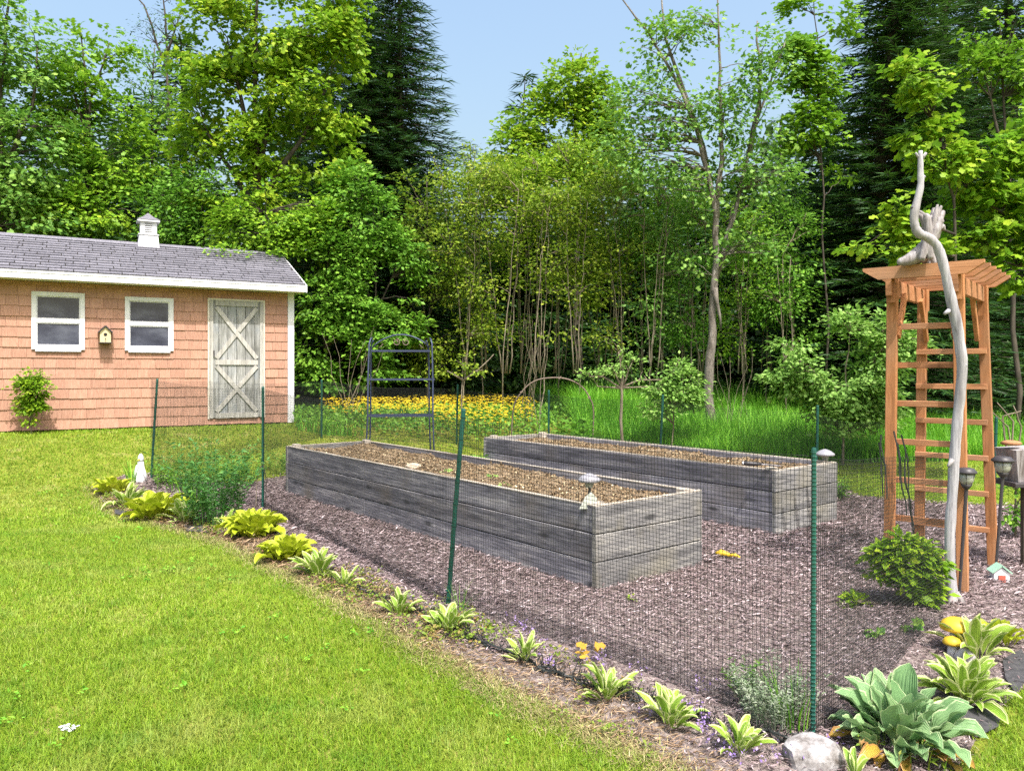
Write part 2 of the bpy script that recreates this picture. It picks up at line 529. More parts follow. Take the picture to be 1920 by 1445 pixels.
def sprays(centres, out, k, rad, flat=0.42, droop=0.25, rng=RNG):
    """k leaves round each centre in a flattened, drooping fan that points outwards"""
    n = len(centres)
    o = np.repeat(out, k, 0)
    c = np.repeat(centres, k, 0)
    r = np.repeat(np.broadcast_to(rad, (n,)), k)[:, None]
    off = rng.normal(0, 0.5, (n * k, 3)) * r
    off[:, 2] *= flat
    hor = off.copy()
    hor[:, 2] = 0
    off[:, 2] -= droop * (np.linalg.norm(hor, axis=1) ** 2) / r[:, 0]
    d = unit(hor + 0.5 * o * r + rng.normal(0, 0.25, (n * k, 3)) * r)
    d[:, 2] -= 0.25
    nn = np.array([0, 0, 1.0]) + 0.55 * o + rng.normal(0, 0.42, (n * k, 3))
    return c + off, unit(d), unit(nn)


def lumps(p, ph, f=1.0):
    """uneven field that opens gaps between the boughs of a crown"""
    q = p * f + ph
    return np.sin(q[:, 0] * 3.1 + 1.7 * np.sin(q[:, 2] * 2.3)) + np.sin(q[:, 1] * 2.7 + 1.3 * np.sin(q[:, 0] * 2.9)) * .7 + np.sin(q[:, 2] * 4.3 + 1.9 * np.sin(q[:, 0] * 1.7 + q[:, 1])) * 1.1


def shell(blobs, n, rng=RNG, inner=0.45, gap=-.45, f=1.0):
    """points in the outer part of a crown made of ellipsoids (centre, radii), with gaps; outward directions"""
    vol = np.array([b[1][0] * b[1][2] for b in blobs])
    m = int(n * 1.5)
    idx = rng.choice(len(blobs), m, p=vol / vol.sum())
    c = np.array([tuple(b[0]) for b in blobs])[idx]
    r = np.array([b[1] for b in blobs])[idx]
    u = unit(rng.normal(0, 1, (m, 3)))
    rad = (inner ** 3 + (1 - inner ** 3) * rng.random(m)) ** (1 / 3) * rng.uniform(.8, 1.18, m)
    p = c + u * r * rad[:, None]
    k = np.nonzero(lumps(p, rng.uniform(0, 9, 3), f) > gap)[0][:n]
    return p[k], u[k]


def bend(p, q, n=5, sag=0.0, jit=0.05):
    p, q = Vector(p), Vector(q)
    L = (q - p).length
    pts = []
    for i in range(n + 1):
        t = i / n
        a = p.lerp(q, t)
        a.z += sag * L * math.sin(math.pi * t)
        if 0 < i < n:
            a += Vector((random.uniform(-1, 1), random.uniform(-1, 1), random.uniform(-.5, .5))) * jit * L
        pts.append(a)
    return pts


def taper(r0, r1, n):
    return [r0 + (r1 - r0) * (i / (n - 1)) ** 0.8 for i in range(n)]


def px_blobs(Y, lst, deep=0.8):
    out = []
    for b in lst:
        x, y, rx, ry = b[:4]
        yy = Y + (b[4] if len(b) > 4 else 0)
        out.append((P(x, y, yy), (rx / F * yy, deep * rx / F * yy, ry / F * yy)))
    return out


def leafy_tree(label, cat, Y, base_px, blobs, stems, mat, leaf=0.095, clusters=220, k=26, spray=0.36, shape=OVAL, bark='barkdark', r0=0.11,
               name='maple_tree', group=None, flat=0.42, twigs=60, deep=0.8, bright=0.0, base_z=None, gap=-.45):
    """trunk with limbs as one part, crown of single leaves as another. stems = lists of (x, y[, dy]) pixels along the trunk and its forks"""
    X0 = (base_px - CX) / F * Y
    z0 = g(X0, Y) if base_z is None else base_z
    root = empty(name, (X0, Y, z0), label, cat, group)
    off = root.location
    B = px_blobs(Y, blobs, deep)
    tb = MB(off)
    nodes = []
    for si, st in enumerate(stems):
        pts = [P(s[0], s[1], Y + (s[2] if len(s) > 2 else 0)) for s in st]
        if si == 0:
            pts = [Vector((X0, Y, z0 - 0.1))] + pts
        fine = []
        for a, b in zip(pts[:-1], pts[1:]):
            fine += bend(a, b, 3, 0, 0.025)[:-1]
        fine.append(pts[-1])
        rr = taper(r0 if si == 0 or r0 < .03 else r0 * 0.6, min(0.012, r0 * .3), len(fine))
        tb.tube(fine, rr, 7, jit=0.06)
        nodes += fine[2:]
    if not nodes:
        nodes = [Vector((X0, Y, z0 + 1))]
    pc, u = shell(B, clusters, gap=gap, f=1.0 if spray > .15 else 3.0)
    na = np.array([tuple(v) for v in nodes])
    for i in RNG.permutation(len(pc))[:twigs]:
        q = Vector(pc[i])
        dd = np.linalg.norm((na - pc[i]) * np.array([1, 1, 1.0]) + np.array([0, 0, 0.0]), axis=1) + np.where(na[:, 2] > pc[i][2], 1.0, 0)
        s = Vector(na[int(np.argmin(dd))])
        L = (q - s).length
        tb.tube(bend(s, q, 5, 0.06, 0.05), taper(min(0.03, 0.008 + L * 0.007), 0.004, 6), 4, cap=False)
    tb.build('trunk', M[bark], root, True)
    p, d, n = sprays(pc, u, k, spray * (0.7 + 0.6 * RNG.random(len(pc))), flat)
    N = len(p)
    rnd = np.repeat(RNG.normal(0.5, 0.16, len(pc)), k) + RNG.normal(0, 0.2, N) + bright
    me = leafmesh('crown', p - np.array(off), d, n, leaf * (0.7 + 0.6 * RNG.random(N)), shape, mat, rnd)
    link('crown', me, root)
    return root


def conifer(label, Y, base_px, top_px, half_px_at, mat, name='spruce_tree', whorls=34, low=0.08, droop=0.25, per=12, tw=0.17, group=None, bare=0.0, wid=0.26):
    """straight trunk, whorls of drooping boughs that carry flat sprays of needles. top_px = (x, y); half_px_at = half width (px) at the foot"""
    X0 = (base_px - CX) / F * Y
    z0 = g(X0, Y)
    top = P(top_px[0], top_px[1], Y)
    root = empty(name, (X0, Y, z0), label, 'tree', group)
    off = np.array([X0, Y, z0])
    h = top.z - z0
    tb = MB(root.location)
    tb.tube([(X0, Y, z0 - .1), (X0, Y, z0 + h * .5), tuple(top)], [h * 0.016, h * 0.010, 0.01], 7)
    R = half_px_at / F * Y
    ps, ds, ns = [], [], []
    for w in range(whorls):
        t = low + (1 - low) * ((w + 0.5) / whorls) ** 0.92
        z = z0 + h * t
        rr = R * (1 - t) ** 0.78 + 0.10
        nb = max(5, int(per * (0.6 + rr / R * 0.5)))
        for b in range(nb):
            a = 2 * math.pi * (b + random.random() * 0.8) / nb + w * 1.7
            L = rr * random.uniform(0.72, 1.12)
            zz = z + random.uniform(-.5, .5) * h / whorls
            m = max(3, int(L / (tw * 0.42)))
            tt = np.linspace(0.12, 1, m)
            dirv = np.array([math.cos(a), math.sin(a)])
            bx = X0 + (top.x - X0) * t
            pts = np.stack([bx + dirv[0] * L * tt, Y + dirv[1] * L * tt, zz - droop * L * tt ** 1.3 + 0.22 * L * np.maximum(0, tt - .55) ** 1.5], 1)
            if L > 0.5:
                tb.tube([(bx, Y, zz), tuple(pts[m // 2]), tuple(pts[-1])], [0.012 + 0.008 * L, .009, .004], 3, cap=False)
            for sgn in (-1, 1, 0):
                q = pts + RNG.normal(0, 0.02, pts.shape)
                sp = np.array([-dirv[1], dirv[0]])
                ang = 0.75 * sgn
                dv = np.zeros_like(q)
                dv[:, 0] = dirv[0] * math.cos(ang) + sp[0] * math.sin(ang)
                dv[:, 1] = dirv[1] * math.cos(ang) + sp[1] * math.sin(ang)
                dv[:, 2] = RNG.uniform(-.35, .25, m)
                ps.append(q)
                ds.append(dv)
                nn = np.tile(np.array([0, 0, 1.0]), (m, 1)) + RNG.normal(0, .5, (m, 3))
                ns.append(nn)
    tb.build('trunk', M['barkdark'], root)
    p, d, n = np.concatenate(ps), np.concatenate(ds), np.concatenate(ns)
    keep = RNG.random(len(p)) > bare
    p, d, n = p[keep], d[keep], n[keep]
    N = len(p)
    rnd = RNG.normal(0.45, 0.22, N)
    link('crown', leafmesh('crown', p - off, d, unit(n), tw * (1.1 + 0.9 * RNG.random(N)), NEEDLE, mat, rnd, tw * wid * 4 * (0.8 + .4 * RNG.random(N)) * 0.5), root)
    return root


def inpoly(x, y, poly):
    res = np.zeros(len(x), bool)
    n = len(poly)
    j = n - 1
    for i in range(n):
        xi, yi = poly[i][0], poly[i][1]
        xj, yj = poly[j][0], poly[j][1]
        c = ((yi > y) != (yj > y)) & (x < (xj - xi) * (y - yi) / (yj - yi + 1e-12) + xi)
        res ^= c
        j = i
    return res


# ------------------------------------------------------------------ ground
def gridmesh(name, xs, ys, zf, mat, kind='structure'):
    X, Yg = np.meshgrid(xs, ys)
    V = np.stack([X.ravel(), Yg.ravel(), zf(X, Yg).ravel()], 1)
    nx, ny = len(xs), len(ys)
    i = (np.arange(ny - 1)[:, None] * nx + np.arange(nx - 1)[None]).ravel()
    Fc = np.stack([i, i + 1, i + nx + 1, i + nx], 1).ravel()
    me = rawmesh(name, V, Fc, np.arange(0, len(Fc), 4), mat, smooth=True)
    o = link(name, me)
    o['kind'] = kind
    return o


M['lawnsoil'] = surf('lawn_soil', [(0.35, (0.12, 0.14, 0.02)), (0.55, (0.18, 0.20, 0.03)), (0.72, (0.28, 0.24, 0.09))], 3.0, rough=1.0, bump=0.5, spec=0.05)
M['floor'] = surf('leaf_litter', [(0.35, (0.03, 0.026, 0.014)), (0.65, (0.075, 0.065, 0.03))], 2.0, rough=1.0, spec=0.05)
M['mulchbase'] = surf('mulch_base', [(0.3, (0.09, 0.072, 0.066)), (0.5, (0.21, 0.17, 0.158)), (0.7, (0.36, 0.305, 0.285))], 25, rough=1.0, bump=0.8, spec=0.05, bdist=0.02)
xs = np.concatenate([np.linspace(-400, -16, 12), np.linspace(-14, 14, 113), np.linspace(16, 400, 12)])
ys = np.concatenate([np.linspace(-60, -2, 6), np.linspace(0, 20, 81), np.linspace(22, 600, 14)])
lawn = gridmesh('lawn', xs, ys, lambda x, y: G(x, y), M['lawnsoil'])

MULCH_PX = [(172, 912), (215, 962), (300, 985), (380, 1006), (430, 1022), (500, 1062), (560, 1087), (640, 1132), (730, 1182), (800, 1227), (900, 1282),
            (1000, 1332), (1100, 1377), (1200, 1422), (1330, 1500), (1730, 1500), (1810, 1425), (1850, 1350), (1950, 1265), (2150, 1130), (2300, 1020), (2300, 955),
            (1930, 950), (1760, 945), (1600, 930), (1560, 900), (1400, 880), (1150, 862), (1000, 860), (850, 868), (700, 872), (530, 893), (470, 905), (400, 905), (300, 890), (230, 892)]
MULCH = [gp(*q) for q in MULCH_PX]
LAWN_EDGE = MULCH[:15]


def fanpoly(name, poly, mat, lift, step=0.16):
    """ground patch that follows the land: a fine grid clipped to poly"""
    xs_ = [p[0] for p in poly]
    ys_ = [p[1] for p in poly]
    gx = np.arange(min(xs_), max(xs_), step)
    gy = np.arange(min(ys_), max(ys_), step)
    import bmesh
    bm = bmesh.new()
    vs = [bm.verts.new((p[0], p[1], 0)) for p in poly]
    bm.faces.new(vs)
    for x in gx[1:]:
        bmesh.ops.bisect_plane(bm, geom=bm.verts[:] + bm.edges[:] + bm.faces[:], plane_co=(x, 0, 0), plane_no=(1, 0, 0))
    for y in gy[1:]:
        bmesh.ops.bisect_plane(bm, geom=bm.verts[:] + bm.edges[:] + bm.faces[:], plane_co=(0, y, 0), plane_no=(0, 1, 0))
    bmesh.ops.triangulate(bm, faces=bm.faces[:])
    for v in bm.verts:
        v.co.z = g(v.co.x, v.co.y) + lift
    bmesh.ops.recalc_face_normals(bm, faces=bm.faces[:])
    me = bpy.data.meshes.new(name)
    bm.to_mesh(me)
    bm.free()
    me.materials.append(mat)
    o = link(name, me)
    o['kind'] = 'structure'
    return o


fanpoly('mulch_ground', MULCH, M['mulchbase'], 0.006, 0.3)
gridmesh('forest_floor', np.linspace(-40, 40, 60), np.linspace(16.3, 60, 30), lambda x, y: G(x, y) + 0.01, M['floor'])

# ------------------------------------------------------------------ shed
SR = math.atan2(SHD[1], SHD[0])
SZ = g(*SHC)
shed = empty('garden_shed', (SHC[0], SHC[1], SZ), 'salmon shingled garden shed with grey roof and cupola beside the woods', 'shed', rz=SR)
WL, WD, WH = 6.4, 3.0, 2.29


def wuv(px, py):
    a = (px - CX) / F
    t = (a * SHC[1] - SHC[0]) / (SHD[0] - a * SHD[1])
    Yt = SHC[1] + t * SHD[1]
    return t, H - (py - HY) / F * Yt - SZ


W1 = wuv(59, 546) + wuv(159, 656)
W2 = wuv(234, 556) + wuv(325, 658)
DR = wuv(389, 559) + wuv(496, 782)
holes = [(W[0], W[3], W[2], W[1]) for W in (W1, W2, DR)]     # x0, z0, x1, z1

wall = MB().box((-WL, 0.0, 0.03), (0, WD, WH)).build('wall', M['siding'], shed)
gb = MB()
gb.prism([(0.0, WH), (WD, WH), (WD / 2, 3.10)], -0.06, 0.0, lambda u, d, w: (d, u, w))
gb.prism([(0.0, WH), (WD, WH), (WD / 2, 3.10)], -WL, -WL + 0.06, lambda u, d, w: (d, u, w))
gb.build('gable', M['siding'], shed)
MB().box((-WL + .05, 0.06, -0.12), (-.05, WD - .06, 0.028)).build('skid', M['dark'], shed)
# wall shingles
CO = 0.157
sh_me = MB().add([(0, 0, 0), (1, 0, 0), (1, -.016, 0), (0, -.016, 0), (0, 0, 1), (1, 0, 1), (1, -.003, 1), (0, -.003, 1)],
                 [(0, 1, 2, 3), (4, 7, 6, 5), (3, 2, 6, 7), (0, 3, 7, 4), (1, 5, 6, 2)]).mesh('siding_shingle', M['siding'])
cand = []
for r in range(15):
    z0 = 0.03 + r * CO
    z1 = min(z0 + CO + 0.015, WH - 0.002)
    x = -WL + random.uniform(-.1, 0)
    while x < -0.09:
        w = random.uniform(0.13, 0.27)
        a, b = max(x, -WL) + 0.002, min(x + w, -0.088) - 0.002
        x += w
        if b - a < 0.03:
            continue
        segs = [(a, b, z0, z1)]
        for (hx0, hz0, hx1, hz1) in holes:
            ns = []
            for (sa, sb, za, zb) in segs:
                if sb <= hx0 or sa >= hx1 or zb <= hz0 or za >= hz1:
                    ns.append((sa, sb, za, zb))
                    continue
                if sa < hx0:
                    ns.append((sa, hx0, za, zb))
                if sb > hx1:
                    ns.append((hx1, sb, za, zb))
                m0, m1 = max(sa, hx0), min(sb, hx1)
                if za < hz0:
                    ns.append((m0, m1, za, hz0))
                if zb > hz1:
                    ns.append((m0, m1, hz1, zb))
            segs = ns
        for q in segs:
            if q[1] - q[0] > 0.02 and q[3] - q[2] > 0.02:
                cand.append(q)
cand.sort(key=lambda q: (q[1] < -4.35, -(q[1] - q[0]) * (q[3] - q[2])))
rest = MB()
for i, (a, b, za, zb) in enumerate(cand):
    th = random.uniform(0.8, 1.25)
    drop = random.uniform(-.003, .003)
    if i < 300:
        o = link('siding_shingle', sh_me, wall, (a, -0.0005, za + drop))
        o.scale = (b - a, th, zb - za)
    else:
        yy, y2 = -.016 * th, -.003 * th
        rest.add([(a, 0, za), (b, 0, za), (b, yy, za), (a, yy, za), (a, 0, zb), (b, 0, zb), (b, y2, zb), (a, y2, zb)],
                 [(0, 1, 2, 3), (4, 7, 6, 5), (3, 2, 6, 7), (0, 3, 7, 4), (1, 5, 6, 2)])
o = rest.build('siding_shingle', M['siding'], wall)
o['kind'] = 'stuff'
# gable side courses
sg = MB()
for r in range(15):
    z0 = 0.03 + r * CO
    sg.add([(0.0, .09, z0), (0.016, .09, z0), (0.003, .09, z0 + CO), (0, .09, z0 + CO), (0.0, WD - .09, z0), (0.016, WD - .09, z0), (0.003, WD - .09, z0 + CO), (0, WD - .09, z0 + CO)],
           [(0, 1, 2, 3), (4, 7, 6, 5), (1, 5, 6, 2), (0, 4, 5, 1)])
sg.build('side_course', M['siding'], wall)
MB().box((-0.085, -0.024, 0.02), (0.024, 0.0, WH)).box((0.0, 0.001, 0.02), (0.024, 0.09, WH)).build('corner_board', M['white'], shed)

# roof
OV, RX = 0.33, 0.15
ez, rz_, ry = 2.44, 3.21, WD / 2
sl = math.hypot(ry + OV, rz_ - ez)
rfm = MB()
for sgn in (0, 1):
    y0, y1 = (-OV, ry) if not sgn else (WD + OV, ry)
    rfm.add([(-WL - RX, y0, ez - .02), (RX, y0, ez - .02), (RX, y1, rz_ - .02), (-WL - RX, y1, rz_ - .02),
             (-WL - RX, y0, ez - .06), (RX, y0, ez - .06), (RX, y1, rz_ - .06), (-WL - RX, y1, rz_ - .06)],
            [(0, 1, 2, 3), (7, 6, 5, 4), (0, 4, 5, 1), (1, 5, 6, 2), (3, 7, 4, 0)])
roof = rfm.build('roof', M['dark'], shed)
ca, sa = (ry + OV) / sl, (rz_ - ez) / sl
NC = 14
ex = sl / NC


def rp(x, s, n):
    return Vector((x, -OV + ca * s - sa * n, ez - .02 + sa * s + ca * n))


for r in range(NC):
    x = -WL - RX - random.choice([0.0, .11, .22, .28]) - (r % 2) * 0.165
    while x < RX:
        w = 0.33
        a, b = max(x, -WL - RX) + 0.007, min(x + w, RX) - 0.007
        x += w
        if b - a < 0.04:
            continue
        s0, s1 = r * ex - (0.012 if r == 0 else 0), (r + 1) * ex + 0.0
        t0, t1 = 0.022 + random.uniform(-.002, .004), 0.005
        vs = [rp(a, s0, 0.001), rp(b, s0, 0.001), rp(b, s0, t0), rp(a, s0, t0), rp(a, s1, 0.001), rp(b, s1, 0.001), rp(b, s1, t1), rp(a, s1, t1)]
        MB().add(vs, [(0, 1, 2, 3), (4, 7, 6, 5), (3, 2, 6, 7), (0, 3, 7, 4), (1, 5, 6, 2)]).build('roof_shingle', M['roof'], roof)
rc = MB()
x = -WL - RX
while x < RX - 0.01:
    b = min(x + .3, RX)
    rc.add([(x, ry - .13, rz_ - .065), (b, ry - .13, rz_ - .065), (b, ry, rz_ + .012), (x, ry, rz_ + .012), (x, ry + .13, rz_ - .065), (b, ry + .13, rz_ - .065)], [(0, 1, 2, 3), (3, 2, 5, 4)])
    x += .3
rc.build('ridge_cap', M['roof'], roof)
fas = MB()
fas.box((-WL - RX, -OV - .025, 2.295), (RX, -OV, ez - .028)).box((-WL - RX, -OV - 0.032, 2.378), (RX, -OV - .026, 2.392))
fas.box((-WL - RX, -OV, 2.296), (RX, -0.001, 2.312))
fas.build('fascia', M['white'], shed)
rk = MB()
for y0 in (-OV, WD + OV):
    rk.add([(RX + .002, y0, ez - .15), (RX + .002, ry, rz_ - .15), (RX + .002, ry, rz_ - .024), (RX + .002, y0, ez - .024),
            (RX + .025, y0, ez - .15), (RX + .025, ry, rz_ - .15), (RX + .025, ry, rz_ - .024), (RX + .025, y0, ez - .024)],
           [(0, 1, 2, 3), (7, 6, 5, 4), (0, 4, 5, 1), (2, 6, 7, 3), (0, 3, 7, 4)])
rk.build('rake_board', M['white'], shed)

# windows
for (x0, z0, x1, z1) in holes[:2]:
    fr = MB()
    t = 0.062
    fr.box((x0, -.035, z0), (x0 + t, -.001, z1)).box((x1 - t, -.035, z0), (x1, -.001, z1))
    fr.box((x0 + t, -.035, z1 - t), (x1 - t, -.001, z1)).box((x0 + t, -.04, z0), (x1 - t, -.001, z0 + t))
    f = fr.build('window', M['white'], shed)
    zm = (z0 + z1) / 2
    MB().box((x0 + t, -.028, zm - .028), (x1 - t, -.004, zm + .028)).build('meeting_rail', M['white'], f)
    sash = MB()
    for za, zb, yy in ((z0 + t, zm - .028, -.02), (zm + .028, z1 - t, -.016)):
        q = 0.016
        sash.box((x0 + t, yy, za), (x0 + t + q, -.003, zb)).box((x1 - t - q, yy, za), (x1 - t, -.003, zb))
        sash.box((x0 + t + q, yy, za), (x1 - t - q, -.003, za + q)).box((x0 + t + q, yy, zb - q), (x1 - t - q, -.003, zb))
        MB().box((x0 + t + q, -.009, za + q), (x1 - t - q, -.002, zb - q)).build('pane', M['pane'], f)
    sash.build('sash', M['white'], f)
    if z0 < 2:
        MB().box((x0 + .05, -.052, z0 - .03), (x1 - .05, -.018, z0 - .002)).build('sill', M['white'], f)
# door
x0, z0, x1, z1 = holes[2]
tr = MB().box((x0, -.04, z0), (x0 + .028, -.001, z1)).box((x1 - .028, -.04, z0), (x1, -.001, z1)).box((x0 + .028, -.04, z1 - .03), (x1 - .028, -.001, z1))
tr.build('door_trim', M['beige'], shed)
dx0, dx1, dz0, dz1 = x0 + .034, x1 - .034, z0 + .01, z1 - .034
door = MB().box((dx0, -.012, dz0), (dx1, -.001, dz1)).build('door', M['dark'], shed)
npk = 6
for i in range(npk):
    a = dx0 + (dx1 - dx0) * i / npk
    b = dx0 + (dx1 - dx0) * (i + 1) / npk
    MB().box((a + .004, -.026, dz0 + random.uniform(0, .012)), (b - .004, -.0125, dz1)).build('plank', M['door'], door)
bw = .085
zc = dz0 + (dz1 - dz0) * 0.475
yb0, yb1 = -.046, -.0265
for a, b in ((dz0, dz0 + bw), (zc - bw / 2, zc + bw / 2), (dz1 - bw, dz1)):
    MB().box((dx0 + bw + .002, yb0, a), (dx1 - bw - .002, yb1, b)).build('rail', M['doorbrace'], door)
for a, b in ((dx0, dx0 + .05), (dx1 - .05, dx1)):
    MB().box((a, yb0, dz0), (b, yb1, dz1)).build('stile', M['doorbrace'], door)
for za, zb in ((dz0 + bw, zc - bw / 2), (zc + bw / 2, dz1 - bw)):
    ax, bx = dx0 + bw, dx1 - bw
    m = ((ax + bx) / 2, (za + zb) / 2)

    def br(p, q, nm='brace'):
        d = Vector((q[0] - p[0], 0, q[1] - p[1])).normalized() * .03
        MB().beam((p[0] + d.x, -.036, p[1] + d.z), (q[0] - d.x, -.036, q[1] - d.z), bw * .8, .02, up=(0, 1, 0)).build(nm, M['doorbrace'], door)
    br((ax, zb), (bx, za))
    dd = Vector((bx - ax, 0, zb - za)).normalized() * (bw * .45)
    br((ax, za), (m[0] - dd.x * .3, m[1] - dd.z * .3))
    br((m[0] + dd.x * .3, m[1] + dd.z * .3), (bx, zb))
MB().box((dx0 + .05, -.060, zc + .10), (dx0 + .07, -.0465, zc + .20)).build('handle', M['lampdark'], door)
# cupola on the ridge
cxl = -0.8
for k in range(600):       # slide along the ridge until it stands where it should
    X = SHC[0] + SHD[0] * cxl - SHD[1] * ry
    Yc = SHC[1] + SHD[1] * cxl + SHD[0] * ry
    if CX + X / Yc * F > 278:
        cxl -= 0.01
    else:
        break
cup = MB()
b0, b1 = .235, .205
zb = rz_ - .14
cup.add([(cxl + sx * b0, ry + sy * b0, zb) for sx in (-1, 1) for sy in (-1, 1)] + [(cxl + sx * b1, ry + sy * b1, zb + .34) for sx in (-1, 1) for sy in (-1, 1)],
        [(0, 1, 3, 2), (4, 6, 7, 5), (0, 4, 5, 1), (2, 3, 7, 6), (0, 2, 6, 4), (1, 5, 7, 3)])
cu = cup.build('cupola', M['white'], shed)
MB().box((cxl - .225, ry - .225, zb + .342), (cxl + .225, ry + .225, zb + .365)).build('cupola_ledge', M['white'], cu)
cb = MB()
zl, zt = zb + .366, zb + .63
for sx in (-1, 1):
    for sy in (-1, 1):
        cb.box((cxl + sx * .13 - .05, ry + sy * .13 - .05, zl), (cxl + sx * .13 + .05, ry + sy * .13 + .05, zt))
cb.box((cxl - .178, ry - .178, zt + .001), (cxl + .178, ry + .178, zt + .03))
cb.build('cupola_post', M['white'], cu)
MB().box((cxl - .14, ry - .14, zl), (cxl + .14, ry + .14, zt)).build('cupola_core', M['lampgrey'], cu)
for i in range(5):
    z = zl + .025 + i * .048
    for axis in (0, 1):
        q = MB()
        if axis == 0:
            q.add([(cxl - .079, ry - .178, z), (cxl + .079, ry - .178, z), (cxl + .079, ry - .142, z + .036), (cxl - .079, ry - .142, z + .036),
                   (cxl - .079, ry - .178, z - .01), (cxl + .079, ry - .178, z - .01), (cxl + .079, ry - .142, z + .026), (cxl - .079, ry - .142, z + .026)],
                  [(0, 1, 2, 3), (7, 6, 5, 4), (0, 4, 5, 1), (0, 3, 7, 4), (1, 5, 6, 2)])
        else:
            q.add([(cxl + .178, ry - .079, z), (cxl + .178, ry + .079, z), (cxl + .142, ry + .079, z + .036), (cxl + .142, ry - .079, z + .036),
                   (cxl + .178, ry - .079, z - .01), (cxl + .178, ry + .079, z - .01), (cxl + .142, ry + .079, z + .026), (cxl + .142, ry - .079, z + .026)],
                  [(0, 1, 2, 3), (7, 6, 5, 4), (0, 4, 5, 1), (0, 3, 7, 4), (1, 5, 6, 2)])
        q.build('slat', M['white'], cu)
MB().box((cxl - .245, ry - .245, zt + .031), (cxl + .245, ry + .245, zt + .075)).build('cupola_cornice', M['white'], cu)
q = .255
zr = zt + .076
MB().add([(cxl - q, ry - q, zr), (cxl + q, ry - q, zr), (cxl + q, ry + q, zr), (cxl - q, ry + q, zr), (cxl - .12, ry - .12, zr + .085), (cxl + .12, ry - .12, zr + .085),
          (cxl + .12, ry + .12, zr + .085), (cxl - .12, ry + .12, zr + .085), (cxl, ry, zr + .2)],
         [(0, 1, 5, 4), (1, 2, 6, 5), (2, 3, 7, 6), (3, 0, 4, 7), (4, 5, 8), (5, 6, 8), (6, 7, 8), (7, 4, 8), (3, 2, 1, 0)]).build('cupola_roof', M['roof'], cu)

ks = .74
cu.scale = (ks, ks, ks)
cu.location = (cxl * (1 - ks), ry * (1 - ks), (rz_ - .06) * (1 - ks))

# birdhouse hung on the wall
u, w = wuv(197, 629)
bpos = np.array([SHC[0], SHC[1]]) + SHD * u + np.array([SHD[1], -SHD[0]]) * 0.02
bh = empty('birdhouse', (bpos[0], bpos[1], SZ + w), 'small cream birdhouse with dark pitched roof hung between the two shed windows', 'birdhouse', rz=SR)
bo = MB().prism([(-.075, -.11), (.075, -.11), (.075, .05), (0, .13), (-.075, .05)], -.145, 0, lambda a, d, c: (a, d, c)).build('body', plain('cream_paint', (0.62, 0.52, 0.32)), bh)
r_ = MB()
for s in (-1, 1):
    r_.beam((s * .052, -.175, .092), (s * .052, .0, .092), .145, .016, up=(s * .72, 0, .69))
r_.build('roof', M['lampdark'], bh)
MB().box((-.09, -.17, -.125), (.09, 0, -.111)).build('floor_board', M['lampdark'], bh)
hol = [(0.026 * math.cos(a), 0.026 * math.sin(a) + .01) for a in np.linspace(0, 2 * math.pi, 13)[:-1]]
MB().prism(hol, -.148, -.1455, lambda a, d, c: (a, d, c)).build('entrance_hole', M['dark'], bh)
MB().tube([(0, -.145, -.05), (0, -.20, -.05)], .007, 6).build('perch', M['lampdark'], bh)

# ------------------------------------------------------------------ raised beds
BU = np.array([-0.622, 0.783])


